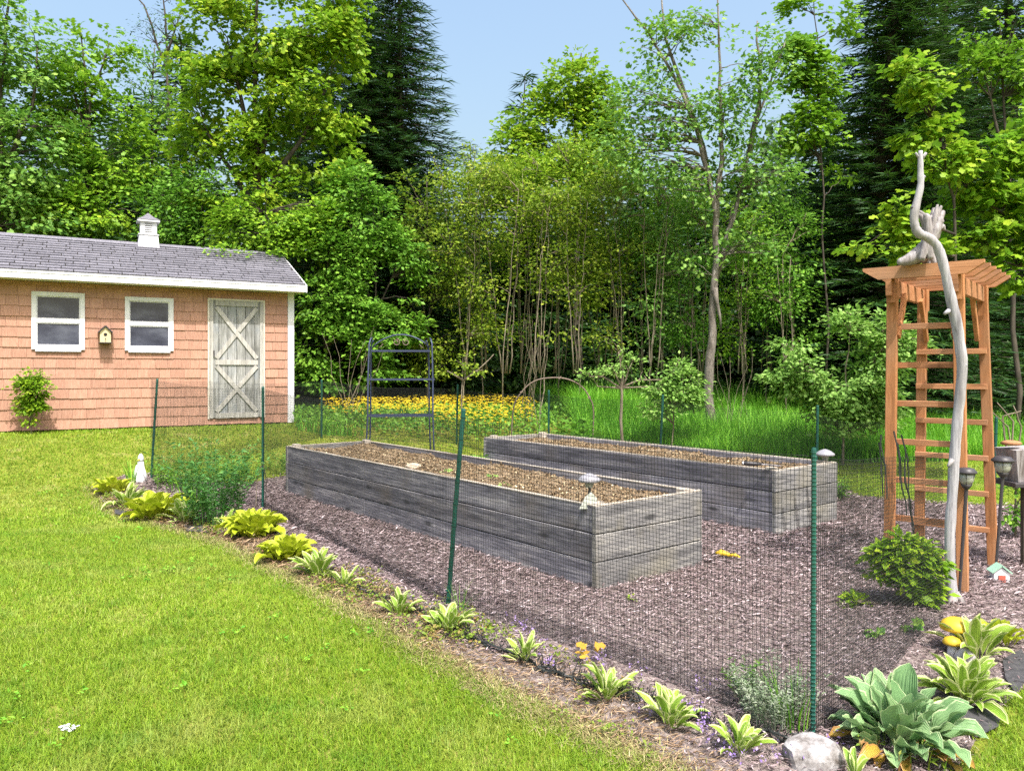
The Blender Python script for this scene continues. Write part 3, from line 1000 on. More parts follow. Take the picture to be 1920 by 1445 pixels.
def raised_bed(cx, cy, L, W, hgt, label, slack):
    root = empty('raised_bed', (cx, cy, 0.0), label, 'raised bed', 'weathered plank raised beds', rz=math.atan2(BU[1], BU[0]))
    # local x runs along the bed away from the camera; local y to the left (towards the lawn) so the width is -y
    t = 0.04
    bh_ = hgt / 3
    for side, (y0, y1) in enumerate(((-t, 0.0), (-W, -W + t))):
        for r in range(3):
            j = random.uniform(-.004, .004)
            z0_, z1_ = r * bh_ - (0.12 if r == 0 else 0) + .004, (r + 1) * bh_ - .004
            MB().box((0.0 + random.uniform(0, .004), y0 + j, z0_), (L, y1 + j, z1_), bev=0.004).build('side_plank', M['plank'], root)
    for x0_, x1_ in ((-t - .002, -.002), (L + .002, L + t + .002)):
        for r in range(3):
            j = random.uniform(-.004, .003)
            z0_, z1_ = r * bh_ - (0.12 if r == 0 else 0) + .004 + slack * .4, (r + 1) * bh_ - .004 + slack * .4
            MB().beam((x0_ / 2 + x1_ / 2 + j, 0.012, (z0_ + z1_) / 2), (x0_ / 2 + x1_ / 2 + j, -W - .012, (z0_ + z1_) / 2), t - .002, z1_ - z0_, bev=.004).build('end_plank', M['plankend'], root)
    # worn pale top edges
    for a, b in (((0, -t / 2), (L, -t / 2)), ((0, -W + t / 2), (L, -W + t / 2))):
        MB().beam((a[0], a[1], hgt + .001), (b[0], b[1], hgt + .001), t * .9, .008).build('top_edge', M['planktop'], root)
    for xx in (-t / 2 - .002, L + t / 2 + .002):
        MB().beam((xx, 0.01, hgt + slack * .4 + .0005), (xx, -W - .01, hgt + slack * .4 + .0005), t * .86, .007).build('top_edge', M['planktop'], root)
    for xx in (0.06, L - .06):
        for yy in (-t - .045, -W + t + .045):
            MB().box((xx - .042, yy - .042, -.1), (xx + .042, yy + .042, hgt + (0.015 if xx < 1 else 0.03)), bev=.006).build('corner_post', M['planktop'], root)
    n1, n2 = int(L / .06), int(W / .06)
    gx_, gy_ = np.linspace(0.001, L - .001, n1), np.linspace(-W + t + .001, -t - .001, n2)
    X, Y_ = np.meshgrid(gx_, gy_)

    def zz(x, y):
        return hgt - 0.055 + .018 * np.sin(x * 3.1 + y * 2.0) * np.sin(y * 4.0 + x) + .012 * np.sin(x * 9 + y * 7)
    Z = zz(X, Y_) + RNG.normal(0, .009, X.shape)
    V = np.stack([X.ravel(), Y_.ravel(), Z.ravel()], 1)
    i = (np.arange(n2 - 1)[:, None] * n1 + np.arange(n1 - 1)[None]).ravel()
    Fc = np.stack([i, i + 1, i + n1 + 1, i + n1], 1).ravel()
    so = link('soil', rawmesh('soil', V, Fc, np.arange(0, len(Fc), 4), M['soil'], smooth=True), root)
    N = 22000
    px_ = RNG.uniform(0.03, L - .03, N)
    py_ = RNG.uniform(-W + t + .02, -t - .02, N)
    p = np.stack([px_, py_, zz(px_, py_) + RNG.uniform(-.004, .014, N)], 1)
    d = RNG.normal(0, 1, (N, 3))
    d[:, 2] *= .4
    nn = RNG.normal(0, .7, (N, 3)) + np.array([0, 0, 1.0])
    sz = np.where(RNG.random(N) < .12, .042, .016) * RNG.uniform(.6, 1.5, N)
    me = leafmesh('soil_crumbs', p, d, nn, sz, OVAL, LM['crumb'], RNG.normal(.45, .25, N), np.where(sz > .04, .012, sz * 1.3))
    cr = link('soil_crumbs', me, root)
    cr['kind'] = 'stuff'
    return root


M['plankend'] = woodgrain('weathered_end_plank', (0.085, 0.083, 0.088), (0.20, 0.195, 0.195), (0.36, 0.345, 0.32), 'y', stain=(0.23, 0.21, 0.15), var=0.15)
bed1 = raised_bed(0.555, 5.27, 5.3, 1.12, 0.575, 'nearer long weathered plank raised bed holding a mushroom lamp and two stones', 0.006)
bed2 = raised_bed(2.385, 7.05, 4.4, 1.05, 0.59, 'farther weathered plank raised bed with a black handled trowel on its corner', -0.004)


def bedpt(bed, x, y, z):
    a = bed.rotation_euler.z
    return Vector((bed.location.x + x * math.cos(a) - y * math.sin(a), bed.location.y + x * math.sin(a) + y * math.cos(a), bed.location.z + z))


def rock(name, loc, r, mat, label, cat='stone', squash=(1, 1, .6), seed=0, sub=2, ang=0.0, facet=0.14):
    import bmesh
    bm = bmesh.new()
    bmesh.ops.create_icosphere(bm, subdivisions=sub, radius=1)
    rg = random.Random(seed)
    planes = [(Vector((rg.gauss(0, 1), rg.gauss(0, 1), rg.gauss(0, 1))).normalized(), rg.uniform(.68, .95)) for _ in range(9)]
    for v in bm.verts:
        for n_, dst in planes:
            e = v.co.dot(n_) - dst
            if e > 0:
                v.co -= n_ * e * .9
        v.co *= 1 + rg.uniform(-facet, facet) * .25
        v.co = Vector((v.co.x * r * squash[0], v.co.y * r * squash[1], v.co.z * r * squash[2]))
    me = bpy.data.meshes.new(name)
    bm.to_mesh(me)
    bm.free()
    me.materials.append(mat)
    o = link(name, me, None, loc)
    o.rotation_euler = (0, 0, ang)
    return tag(o, label, cat)


pw = bedpt(bed1, 3.05, -.09, .575)
rock('stone', P(775, 874, 7.65), .075, M['tanstone'], 'rounded tan stone lying on the long rim of the nearer raised bed', squash=(1.1, .8, .5), seed=3)
# leaning triangular stone
ts = P(1104, 938, 5.36)
q = MB(ts)
ol = [(-.065, -.05), (.062, -.05), (.058, .01), (.015, .055), (-.02, .03)]
q.prism(ol, -.03, .02, lambda a, d, c: ts + Vector((a * .95 + d * .3, d + c * .25 + a * .1, c)))
o = q.build('stone', surf('flat_stone', [(.3, (.26, .28, .23)), (.7, (.42, .44, .38))], 9, rough=.85, bump=.4))
o.location = ts
tag(o, 'angular greenish white stone standing by the near corner of the front bed', 'stone')


def mushroom_lamp(loc, r, hstem, label, capmat, r2=.02):
    root = empty('solar_lamp', loc, label, 'garden lamp', 'mushroom shaped solar lamps on the raised beds')
    MB().tube([(0, 0, -.02), (0.004, 0, hstem * .6), (0, 0, hstem)], [r2 * .55, r2 * .5, r2 * .5], 8).build('stem', M['lampdark'], root)
    MB().lathe((0, 0, hstem * .55), [(r2 * 1.3, 0), (r2 * 1.7, hstem * .2), (r2 * 1.9, hstem * .44)], 12).build('globe', M['lampglass'], root)
    MB().lathe((0, 0, hstem), [(r * .93, -.012), (r, 0), (r * .96, .010), (r * .62, r * .38), (r * .25, r * .54), (0.006, r * .58)], 18).build('cap', capmat, root, True)
    return root


mushroom_lamp(P(1106, 932, 5.42) + Vector((0, .05, 0.0)), .083, .115, 'grey mushroom capped solar lamp standing in the soil of the nearer bed', M['lampgrey'])
mushroom_lamp(P(1547, 875, 7.70), .092, .125, 'grey capped solar lamp on the far right corner of the rear bed', M['lampgrey'])

# trowel on the corner of the rear bed
tw_ = P(1440, 876, 7.02)
root = empty('trowel', tw_, 'black handled hand trowel lying across the near corner of the rear bed', 'trowel')
dv = Vector((.9, -.10, -.05)).normalized()
a0 = Vector((-.20, .08, .03))
MB().tube([a0, a0 + dv * .05, a0 + dv * .10, a0 + dv * .16], [.017, .021, .018, .014], 8).build('handle', M['lampdark'], root, True)
MB().tube([a0 + dv * -.012, a0], [.012, .017], 8).build('end_cap', M['white'], root, True)
MB().tube([a0 + dv * .16, a0 + dv * .21], .006, 6).build('neck', M['lampgrey'], root)
b0_ = a0 + dv * .2
sd_ = Vector((.1, .9, 0)).normalized()
MB().add([b0_ + sd_ * .012, b0_ - sd_ * .012, b0_ + dv * .03 + sd_ * .035, b0_ + dv * .03 - sd_ * .035 + Vector((0, 0, .004)), b0_ + dv * .11 + sd_ * .03, b0_ + dv * .11 - sd_ * .03,
          b0_ + dv * .15, b0_ + dv * .03 + Vector((0, 0, -.012)), b0_ + dv * .11 + Vector((0, 0, -.01))],
         [(0, 2, 7), (0, 7, 1), (1, 7, 3), (2, 4, 8, 7), (7, 8, 5, 3), (4, 6, 8), (8, 6, 5)]).build('blade', M['lampgrey'], root)

# ------------------------------------------------------------------ fence
POST = []


def catmull_(pts, sub):
    op = []
    n = len(pts)
    for i in range(n - 1):
        p0, p1, p2, p3 = pts[max(i - 1, 0)], pts[i], pts[i + 1], pts[min(i + 2, n - 1)]
        for k in range(sub):
            t = k / sub
            op.append(0.5 * ((2 * p1) + (p2 - p0) * t + (2 * p0 - 5 * p1 + 4 * p2 - p3) * t * t + (3 * p1 - p0 - 3 * p2 + p3) * t ** 3))
    return op + [pts[-1]], None


def stake(top, bot, Yb, label, r=.015, ribs=False):
    """green stake from a pixel pair; Yb = distance of its foot, None = where the pixel meets the ground"""
    b = gp(*bot) if Yb is None else Vector(((bot[0] - CX) / F * Yb, Yb, g((bot[0] - CX) / F * Yb, Yb)))
    t = P(top[0], top[1], b.y + 0.02)
    root = empty('fence_stake', b, label, 'fence stake', 'green stakes of the garden fence')
    d = t - b
    MB().tube([Vector((0, 0, -.1)), d * .5, d], r, 8).build('rod', M['greenpost'], root)
    MB().tube([d, d + d.normalized() * .015], [r * 1.15, r * .8], 8).build('tip', M['greenpost'], root)
    kb = MB()
    n = 70 if ribs else 9
    for i in range(n):
        c = d * ((i + .7) / n)
        kb.tube([c - d.normalized() * .0022, c + d.normalized() * .0022], r * 1.22, 8)
    kb.build('rib', M['greenpost'] if not ribs else plain('pale_tie', (0.035, 0.13, 0.105)), root)
    POST.append((b, t))
    return b, t


F1 = stake((295, 712), (283, 896), None, 'leaning green fence stake at the left corner by the white figurine')
F2 = stake((493, 727), (493, 955), None, 'upright green fence stake behind the big lime hosta')
F3 = stake((869, 770), (838, 1135), None, 'leaning green fence stake in front of the nearer raised bed')
F4 = stake((1526, 845), (1524, 1382), None, 'ribbed green fence stake nearest the camera beside the large blue hosta', .0105, True)
B1 = stake((603, 713), (603, 830), 12.2, 'green fence stake left of the blue metal shelf near the shed corner')
B2 = stake((858, 722), (856, 830), 12.6, 'green fence stake between the blue metal shelf and the wire hoop')
B3 = stake((1029, 733), (1029, 830), 11.5, 'green fence stake standing inside the outline of the wire hoop')
B4 = stake((1243, 742), (1235, 860), 10.2, 'green fence stake behind the middle of the rear raised bed')
B5 = stake((1533, 762), (1530, 940), 8.6, 'green fence stake rising behind the right end of the rear bed')
B6 = stake((1868, 784), (1862, 962), 7.6, 'green fence stake behind the right side of the cedar arbor')


def netting(path, hts, label, seed, cell=.019, r=.0012, wob=.02):
    """plastic net hung along path (ground points); hts = top heights at those points"""
    rg = np.random.default_rng(seed)
    P2 = np.array([(p[0], p[1]) for p in path])
    seg = np.linalg.norm(np.diff(P2, axis=0), axis=1)
    cum = np.concatenate([[0], np.cumsum(seg)])
    L = cum[-1]
    ph = rg.uniform(0, 6, 6)

    def at(s, hfrac):
        x = np.interp(s, cum, P2[:, 0])
        y = np.interp(s, cum, P2[:, 1])
        i = np.clip(np.searchsorted(cum, s) - 1, 0, len(seg) - 1)
        tx, ty = (P2[i + 1, 0] - P2[i, 0]) / seg[i], (P2[i + 1, 1] - P2[i, 1]) / seg[i]
        f = np.clip((s - cum[i]) / seg[i], 0, 1)
        w = np.sin(np.pi * f)
        off = w * (wob * np.sin(s * 2.3 + ph[0] + hfrac * 2) + wob * .6 * np.sin(s * 5.1 + ph[1] - hfrac * 3))
        x, y = x - ty * off, y + tx * off
        tz = np.interp(s, cum, hts) - w * .035 + .01 * np.sin(s * 3.3 + ph[2]) * w
        zb = G(x, y) + .01
        return np.stack([x, y, zb + (tz - zb) * hfrac], -1)
    lines = []
    ns = int(L / cell)
    for i in range(ns + 1):
        lines.append(at(np.full(7, i * L / ns) + rg.normal(0, .0012), np.linspace(0, 1, 7)))
    hm = float(np.mean(hts)) - g(P2[0, 0], P2[0, 1])
    nh = int(hm / cell)
    m = int(L / .09)
    for j in range(nh + 1):
        lines.append(at(np.linspace(0, L, m), np.full(m, j / nh)))
    Vs, Fs, n0 = [], [], 0
    for ln in lines:
        k = len(ln)
        d = np.gradient(ln, axis=0)
        d = unit(d)
        a = unit(np.cross(d, np.array([.31, -.9, .29])))
        b = np.cross(d, a)
        ring = np.stack([ln + r * (a * math.cos(t) + b * math.sin(t)) for t in (0, 2.094, 4.189)], 1).reshape(-1, 3)
        Vs.append(ring)
        i = np.arange(k - 1)[:, None] * 3
        for c in range(3):
            e = (c + 1) % 3
            Fs.append((n0 + np.concatenate([i + c, i + e, i + 3 + e, i + 3 + c], 1)).ravel())
        n0 += len(ring)
    Fc = np.concatenate(Fs)
    me = rawmesh('garden_netting', np.concatenate(Vs), Fc, np.arange(0, len(Fc), 4), M['net'])
    return tag(link('garden_netting', me), label, 'netting', 'plastic netting of the garden fence')


pole_foot = gp(1786, 1150)
netting([F1[0], F2[0], F3[0], F4[0], gp(1768, 1170)], [F1[1].z, F2[1].z - .01, F3[1].z - .02, F4[1].z - .02, 1.02],
        'black plastic netting along the front of the garden between the lawn and the raised beds', 1)
netting([F1[0], B1[0], B2[0], B3[0], B4[0], B5[0], gp(1655, 975)], [F1[1].z, B1[1].z - .02, B2[1].z - .06, B3[1].z - .05, B4[1].z - .05, B5[1].z - .08, .98],
        'black plastic netting along the back of the garden in front of the tall grass', 2, cell=.021, r=.0012)
gq = gp(1690, 1000)
# dark folded hem of the netting lying along the border
hm_ = MB()
hpx = [(560, 1046), (640, 1094), (720, 1128), (800, 1160), (900, 1205), (1000, 1250), (1080, 1282), (1180, 1312), (1280, 1345), (1400, 1378), (1500, 1395)]
hw = [gp(*q) for q in hpx]
fpts, _ = catmull_([Vector(v) for v in hw], 6)
for k in range(3):
    hm_.tube([p + Vector((random.uniform(-.035, .035), random.uniform(-.035, .035), .018 + .007 * k + random.uniform(-.012, .010))) for p in fpts], [random.uniform(.003, .008) for _ in fpts], 4)
for p in fpts:
    for k in range(7):
        a_ = p + Vector((random.uniform(-.06, .06), random.uniform(-.06, .06), 0))
        hm_.tube([a_, a_ + Vector((random.uniform(-.05, .05), random.uniform(-.03, .03), random.uniform(.02, .09)))], .0022, 3)
tag(hm_.build('netting_hem', M['net']), 'dark folded hem of netting lying along the mulch edge', 'netting')
# loose bunched end of the net against the arbor
lm = MB()
for i, (px_, py_, qx_, qy_) in enumerate([(1652, 815, 1663, 935), (1676, 808, 1700, 965), (1690, 815, 1712, 1000), (1700, 850, 1716, 1060), (1683, 830, 1695, 930), (1648, 830, 1656, 930)]):
    a_, b_ = P(px_, py_, 5.2 + .05 * i), P(qx_, qy_, 5.15 + .05 * i)
    lm.tube(bend(a_, b_, 6, 0, .02), [.006, .005, .004, .007, .004, .005, .004], 5)
o = lm.build('netting_end', M['net'])
tag(o, 'bunched loose end of black netting hanging by the left arbor post', 'netting')

# ------------------------------------------------------------------ arbor
AC = np.array([3.16, 5.694])
ga = -0.02
arb = empty('garden_arbor', (AC[0], AC[1], ga), 'orange stained cedar arbor with ladder sides and slatted top', 'arbor', rz=math.atan2(-.645, .764))
# local x along the rungs (to the right and nearer), local y through the opening (away)
hx, hy, HT = .205, .45, 2.18
PW = .07
for sx in (-1, 1):
    for sy in (-1, 1):
        lean = .02 * sx
        ln_y = -.03 if sx == 1 and sy == 1 else 0
        po = MB().beam((sx * hx + lean * 1.4 + (0.05 if sx == 1 and sy == 1 else 0), sy * hy, -.15), (sx * hx, sy * hy, HT), PW, .045, up=(0, 1, 0), bev=.004).build('post', M['cedar'], arb)
for sy in (-1, 1):
    for i in range(7):
        z = .20 + i * .272 + (0.11 if sy > 0 else 0)
        if sy > 0 and i == 6:
            continue
        lx = .02 * 1.4 * (1 - z / HT)
        MB().beam((-hx - .03 - lx, sy * hy - sy * .04, z), (hx + .03 + lx, sy * hy - sy * .04, z), .02, .042, bev=.003).build('rung', M['cedarx'], arb)
for sx in (-1, 1):
    MB().beam((sx * hx, -hy - .12, HT - .075), (sx * hx, hy + .12, HT - .075), .035, .115, bev=.003).build('header', M['cedarx'], arb)
    for sy in (-1, 1):
        MB().beam((sx * (hx - .03), sy * hy * .98, HT - .42), (sx * (hx - .03), sy * hy * .55, HT - .11), .03, .05, bev=.003).build('brace', M['cedar'], arb)
        MB().box((sx * hx - .022, sy * (hy + .06) - .02, HT - .18), (sx * hx + .03, sy * (hy + .06) + .02, HT - .008)).build('bracket', M['cedar'], arb)
for i in range(6):
    y = -hy - .10 + i * (2 * hy + .20) / 5
    L2 = .375
    tc = lambda u, d, w: (u, y + d, HT - .016 + w)
    MB().prism([(-L2, .10), (-L2 + .11, .0), (L2 - .11, .0), (L2, .10)][::1] if False else [(-L2, .085), (-L2, .065), (-L2 + .10, 0), (L2 - .10, 0), (L2, .065), (L2, .085)], -.019, .019, tc).build('rafter', M['cedarx'], arb)

# driftwood pole leaning against the arbor
dp = [(1790, 1150), (1783, 1090), (1781, 1000), (1786, 920), (1790, 850), (1797, 770), (1804, 690), (1797, 625), (1783, 560), (1770, 500), (1759, 465), (1743, 447), (1724, 438), (1716, 425),
      (1714, 405), (1719, 380), (1726, 350), (1726, 318), (1726, 283)]
rad_px = [13, 9.5, 9.2, 8.8, 8.8, 8.6, 9.2, 9.4, 9.2, 8.4, 8.6, 8.4, 8, 7.6, 7.8, 7, 6, 5.2, 3.8]
Yp = [4.97, 4.97, 4.97, 4.97, 4.96, 4.95, 4.94, 4.94, 4.93, 4.92, 4.92, 4.92, 4.92, 4.92, 4.92, 4.92, 4.92, 4.92, 4.92]
pb = P(1786, 1155, 4.97)
dw = empty('driftwood_pole', pb, 'tall bleached crooked driftwood pole standing in front of the cedar arbor', 'driftwood')
pts = [P(a[0], a[1], y) for a, y in zip(dp, Yp)]


def catmull(pts, rad, sub=4):
    op, orr = [], []
    n = len(pts)
    for i in range(n - 1):
        p0, p1, p2, p3 = pts[max(i - 1, 0)], pts[i], pts[i + 1], pts[min(i + 2, n - 1)]
        for k in range(sub):
            t = k / sub
            op.append(0.5 * ((2 * p1) + (p2 - p0) * t + (2 * p0 - 5 * p1 + 4 * p2 - p3) * t * t + (3 * p1 - p0 - 3 * p2 + p3) * t ** 3))
            orr.append(rad[i] + (rad[i + 1] - rad[i]) * t)
    op.append(pts[-1])
    orr.append(rad[-1])
    return op, orr


fp, fr_ = catmull(pts, [r * 4.95 / F for r in rad_px])
MB(pb).tube(fp, [r * random.uniform(.91, 1.09) for r in fr_], 14, jit=.07).build('shaft', M['drift'], dw, True)
tw2 = MB(pb)
for (a, b, r) in [((1726, 300), (1717, 287), 3.5), ((1727, 300), (1737, 286), 4), ((1717, 392), (1709, 388), 5), ((1780, 582), (1771, 588), 5), ((1728, 336), (1734, 330), 4), ((1805, 690), (1813, 683), 4), ((1785, 862), (1778, 874), 5)]:
    tw2.tube([P(a[0], a[1], 4.93), P(b[0], b[1], 4.91)], [r * 4.9 / F, r * .6 * 4.9 / F], 6)
tw2.build('snag', M['drift'], dw, True)
rt = MB(pb)
for (b, r) in [((1810, 1135), 7), ((1802, 1165), 6), ((1775, 1165), 6), ((1818, 1152), 5)]:
    rt.tube([P(1789, 1112, 4.96), P((1789 + b[0]) / 2, (1110 + b[1]) / 2, 4.94), P(b[0], b[1], 4.9)], [9 * 4.95 / F, r * 4.95 / F, 2 * 4.95 / F], 7)
rt.build('root', M['driftbrown'], dw, True)

# gnarled driftwood piece on the arbor top
gpos = P(1715, 497, 5.30)
gn = empty('driftwood_figure', gpos, 'gnarled silvery driftwood stump perched on the arbor top', 'driftwood')
GD = P(1715, 497, 5.30).y
core = [(1712, 488), (1730, 474), (1741, 455), (1746, 432), (1748, 412)]
fp, fr_ = catmull([P(a[0], a[1], GD) for a in core], [r * GD / F for r in (10, 17, 14, 17, 15)], 4)
gm = MB(gpos)
gm.tube(fp, [r * random.uniform(.94, 1.06) for r in fr_], 12, jit=.06)
# foot: a broad root that sweeps to the left
fp, fr_ = catmull([P(a[0], a[1], GD - .02) for a in [(1735, 468), (1722, 478), (1704, 487), (1688, 491), (1683, 492)]], [r * GD / F for r in (14, 15, 11, 7, 3)], 4)
gm.tube(fp, fr_, 10, jit=.06)
gm.build('stump', M['driftbrown'], gn, True)
g2 = MB(gpos)
rg_ = random.Random(4)
tips = [(1717, 400), (1724, 396), (1733, 402), (1744, 404), (1752, 390), (1758, 384), (1765, 386), (1770, 396), (1768, 410), (1771, 432)]
for i, tp in enumerate(tips):
    dy = .07 * math.sin(i * 2.1)
    w0 = rg_.uniform(4.5, 7.5)
    ch = [(1722 + 3 * i * .9, 482 + rg_.uniform(-4, 8)), (1733 + i * 1.4, 458), (1736 + i * 2.2, 434), ((1738 + i * 2.6 + tp[0]) / 2, (415 + tp[1]) / 2), tp]
    fp, fr_ = catmull([P(a[0], a[1], GD - .05 + dy) for a in ch], [r * GD / F for r in (w0 * .8, w0, w0 * 1.1, w0, w0 * .4)], 4)
    g2.tube(fp, [r * rg_.uniform(.9, 1.1) for r in fr_], 8, jit=.05)
for ch, rs in (([(1738, 470), (1746, 484), (1752, 497)], [11, 8, 5]), ([(1726, 476), (1735, 488), (1742, 497)], [9, 8, 4])):
    fp, fr_ = catmull([P(a[0], a[1], GD + .02) for a in ch], [r * GD / F for r in rs], 3)
    g2.tube(fp, fr_, 8, jit=.06)
g2.build('twisted_grain', M['driftbrown'], gn, True)


# lanterns
def lantern(px_, capy, boty, Y, rpx, tilt, label):
    top = P(px_, capy, Y)
    s = Y / F
    r = rpx * s
    foot = Vector((top.x + tilt, Y, g(top.x, Y)))
    root = empty('solar_lantern', foot, label, 'garden lantern', 'dark capped solar stake lanterns by the arbor')
    o_ = top - foot
    hh = (boty - capy) * s
    MB().lathe(o_, [(r, -.010), (r * 1.02, 0), (r * .8, .014), (r * .74, .022), (r * .3, .028)], 16).build('cap', M['lampdark'], root, True)
    MB().lathe(o_ - Vector((0, 0, hh)), [(r * .5, 0), (r * .68, hh * .3), (r * .82, hh - .012)], 16).build('globe', M['lampglass'], root, True)
    q_ = MB()
    for k in range(6):
        a_ = k * math.pi / 3
        q_.tube([o_ + Vector((r * .52 * math.cos(a_), r * .52 * math.sin(a_), -hh)), o_ + Vector((r * .85 * math.cos(a_), r * .85 * math.sin(a_), -.012))], .0025, 4)
    q_.build('cage_wire', M['lampdark'], root)
    MB().lathe(o_ - Vector((0, 0, hh + .03)), [(r * .25, 0), (r * .42, .015), (r * .55, .032)], 12).build('collar', M['lampdark'], root, True)
    MB().tube([o_ - Vector((0, 0, hh + .03)), Vector((0, 0, -.1))], [.012, .009], 7).build('stem', M['lampdark'], root)


lantern(1812, 884, 908, 5.12, 18, -.055, 'dark capped solar lantern just right of the driftwood pole')
lantern(1880, 862, 886, 5.6, 19, -.06, 'tilted solar lantern beside the grey planter at the right edge')

# planter with pink flower at the right edge
pp = P(1908, 900, 5.9)
pl = empty('hanging_planter', pp, 'whitewashed wooden planter with a pink flower at the right edge', 'planter')
s = 5.9 / F
MB().add([(-.06, -.1, 0), (.20, -.1, 0), (.20, .12, 0), (-.06, .12, 0), (-.09, -.12, .24), (.22, -.12, .26), (.22, .14, .26), (-.09, .14, .24)],
         [(3, 2, 1, 0), (4, 5, 6, 7), (0, 1, 5, 4), (1, 2, 6, 5), (2, 3, 7, 6), (3, 0, 4, 7)]).build('box', M['driftbrown'], pl)
MB().box((-.12, -.16, -.035), (.26, .16, -.001), bev=.004).build('base_board', M['lampdark'], pl)
MB().lathe((-.05, 0, .27), [(.06, 0), (.075, .015), (.055, .03), (.03, .035)], 12).build('saucer', M['cedar'], pl, True)
fl = MB()
for k in range(9):
    a_ = k * 2 * math.pi / 9
    c = Vector((.03, -.135, .2))
    fl.add([c, c + Vector((.03 * math.cos(a_) - .008 * math.sin(a_), -.015, .03 * math.sin(a_) + .008 * math.cos(a_))), c + Vector((.042 * math.cos(a_), -.005, .042 * math.sin(a_))),
            c + Vector((.03 * math.cos(a_) + .008 * math.sin(a_), -.015, .03 * math.sin(a_) - .008 * math.cos(a_)))], [(0, 1, 2, 3)])
fl.build('pink_flower', plain('pink_petal', (.62, .36, .40)), pl)
MB().tube([(0.05, 0, -.03), (0.05, 0, pp.z * -1 + g(pp.x, pp.y) - .1)], .025, 8).build('stand_leg', M['barkdark'], pl)

# ------------------------------------------------------------------ blue metal plant shelf
pa_, pb_ = P(688, 800, 11.0), P(812, 800, 11.0)
pc_ = gp(752, 835)
Ye = 11.2
ze = g((752 - CX) / F * Ye, Ye)
et = empty('plant_shelf', ((752 - CX) / F * Ye, Ye, ze), 'blue metal plant shelf with arched scroll top behind the nearer bed', 'plant stand', rz=.10)
k_ = Ye / F
zt_ = H - (658 - HY) * k_ - ze          # top shelf height
z2_ = H - (711 - HY) * k_ - ze
z3_ = H - (778 - HY) * k_ - ze
wx = 56 * k_
for sx in (-1, 1):
    for sy in (-1, 1):
        hh = zt_ + (.10 if sy < 0 else .06)
        wl = wx * (1.06 if sy < 0 else .98)
        x_ = sx * wl - (.02 if sy > 0 else 0) + (.10 if sy < 0 and False else 0)
        yb_ = -.20 if sy < 0 else .12
        arcx = [(x_ + sx * .03, yb_ * 1.35, -.05), (x_ + sx * .012, yb_ * 1.25, z3_ * .55), (x_, yb_ * 1.1, z3_), (x_, yb_ * .8, z2_), (x_ - sx * .01, yb_ * .6, zt_), (x_ - sx * .012, yb_ * .5, hh),
                (x_ - sx * .03, yb_ * .35, hh + .07), (x_ - sx * .045, 0.02, hh + .09)]
        MB().tube(arcx, .0125, 7).build('leg', M['bluemetal'], et, True)
for z, dp_, wf in ((zt_, .16, .97), (z2_, .22, 1.12), (z3_, .36, 1.06)):
    sh = MB()
    w_ = wx * wf
    for yy in (-dp_ * .62, dp_ * .38):
        sh.beam((-w_, yy, z), (w_, yy, z), .018, .026)
    for xx in (-w_ + .01, w_ - .01):
        sh.beam((xx, -dp_ * .62, z), (xx, dp_ * .38, z), .018, .024)
    fr = sh.build('shelf', M['bluemetal'], et)
    sl_ = MB()
    for i in range(7):
        yy = -dp_ * .62 + dp_ * (i + .5) / 7
        sl_.beam((-w_ + .01, yy, z + .004), (w_ - .01, yy, z + .004), .008, .006)
    sl_.build('shelf_bar', M['bluemetal'], fr)
ar = MB()
top = [(-wx * .95 + 2 * wx * .95 * i / 14, .05, zt_ + .05 + .19 * math.sin(math.pi * i / 14) ** .75) for i in range(15)]
ar.tube(top, .011, 6)
ar.build('arch', M['bluemetal'], et, True)
sc_ = MB()
for sx in (-1, 1):
    for (cx_, cz_, r0_, turns, ph_, md) in ((sx * .07, zt_ + .13, .055, 1.3, 1.57, sx),):
        ptsS = []
        for i in range(20):
            t = i / 19
            a_ = ph_ + md * t * turns * 2 * math.pi
            rr2 = r0_ * (1 - .65 * t)
            ptsS.append((cx_ + rr2 * math.cos(a_), .05, cz_ + rr2 * math.sin(a_)))
        sc_.tube(ptsS, .007, 5)
    lf = [(sx * wx * .8, .05, zt_ + .10), (sx * wx * .72, .05, zt_ + .15), (sx * wx * .6, .05, zt_ + .10), (sx * wx * .75, .05, zt_ + .04)]
    sc_.tube(lf, .007, 5)
sc_.build('scroll', M['rust'], et, True)

# ------------------------------------------------------------------ wire hoop
hp = MB()
Yh = 11.9
hpx = [(958, 805), (962, 770), (978, 735), (1003, 714), (1035, 708), (1065, 711), (1090, 724), (1105, 745), (1113, 775), (1108, 810)]
pth = [P(a, b, Yh) for a, b in hpx]
pth[0].z = g(pth[0].x, Yh) - .05
pth[-1].z = g(pth[-1].x, Yh) - .05
fp, _ = catmull(pth, [1] * len(pth), 4)
hoop = empty('wire_hoop', (pth[0].x, Yh, g(pth[0].x, Yh)), 'thin rusty wire hoop arching over the grass behind the rear bed', 'wire hoop')
MB(hoop.location).tube(fp, .011, 6).build('hoop_wire', M['rust'], hoop, True)
hq = MB(hoop.location)
for i in (8, 18, 28):
    hq.tube([fp[i] + Vector((-.02, 0, -.01)), fp[i] + Vector((.02, 0, .01))], .016, 6)
hq.build('tie', M['rust'], hoop)

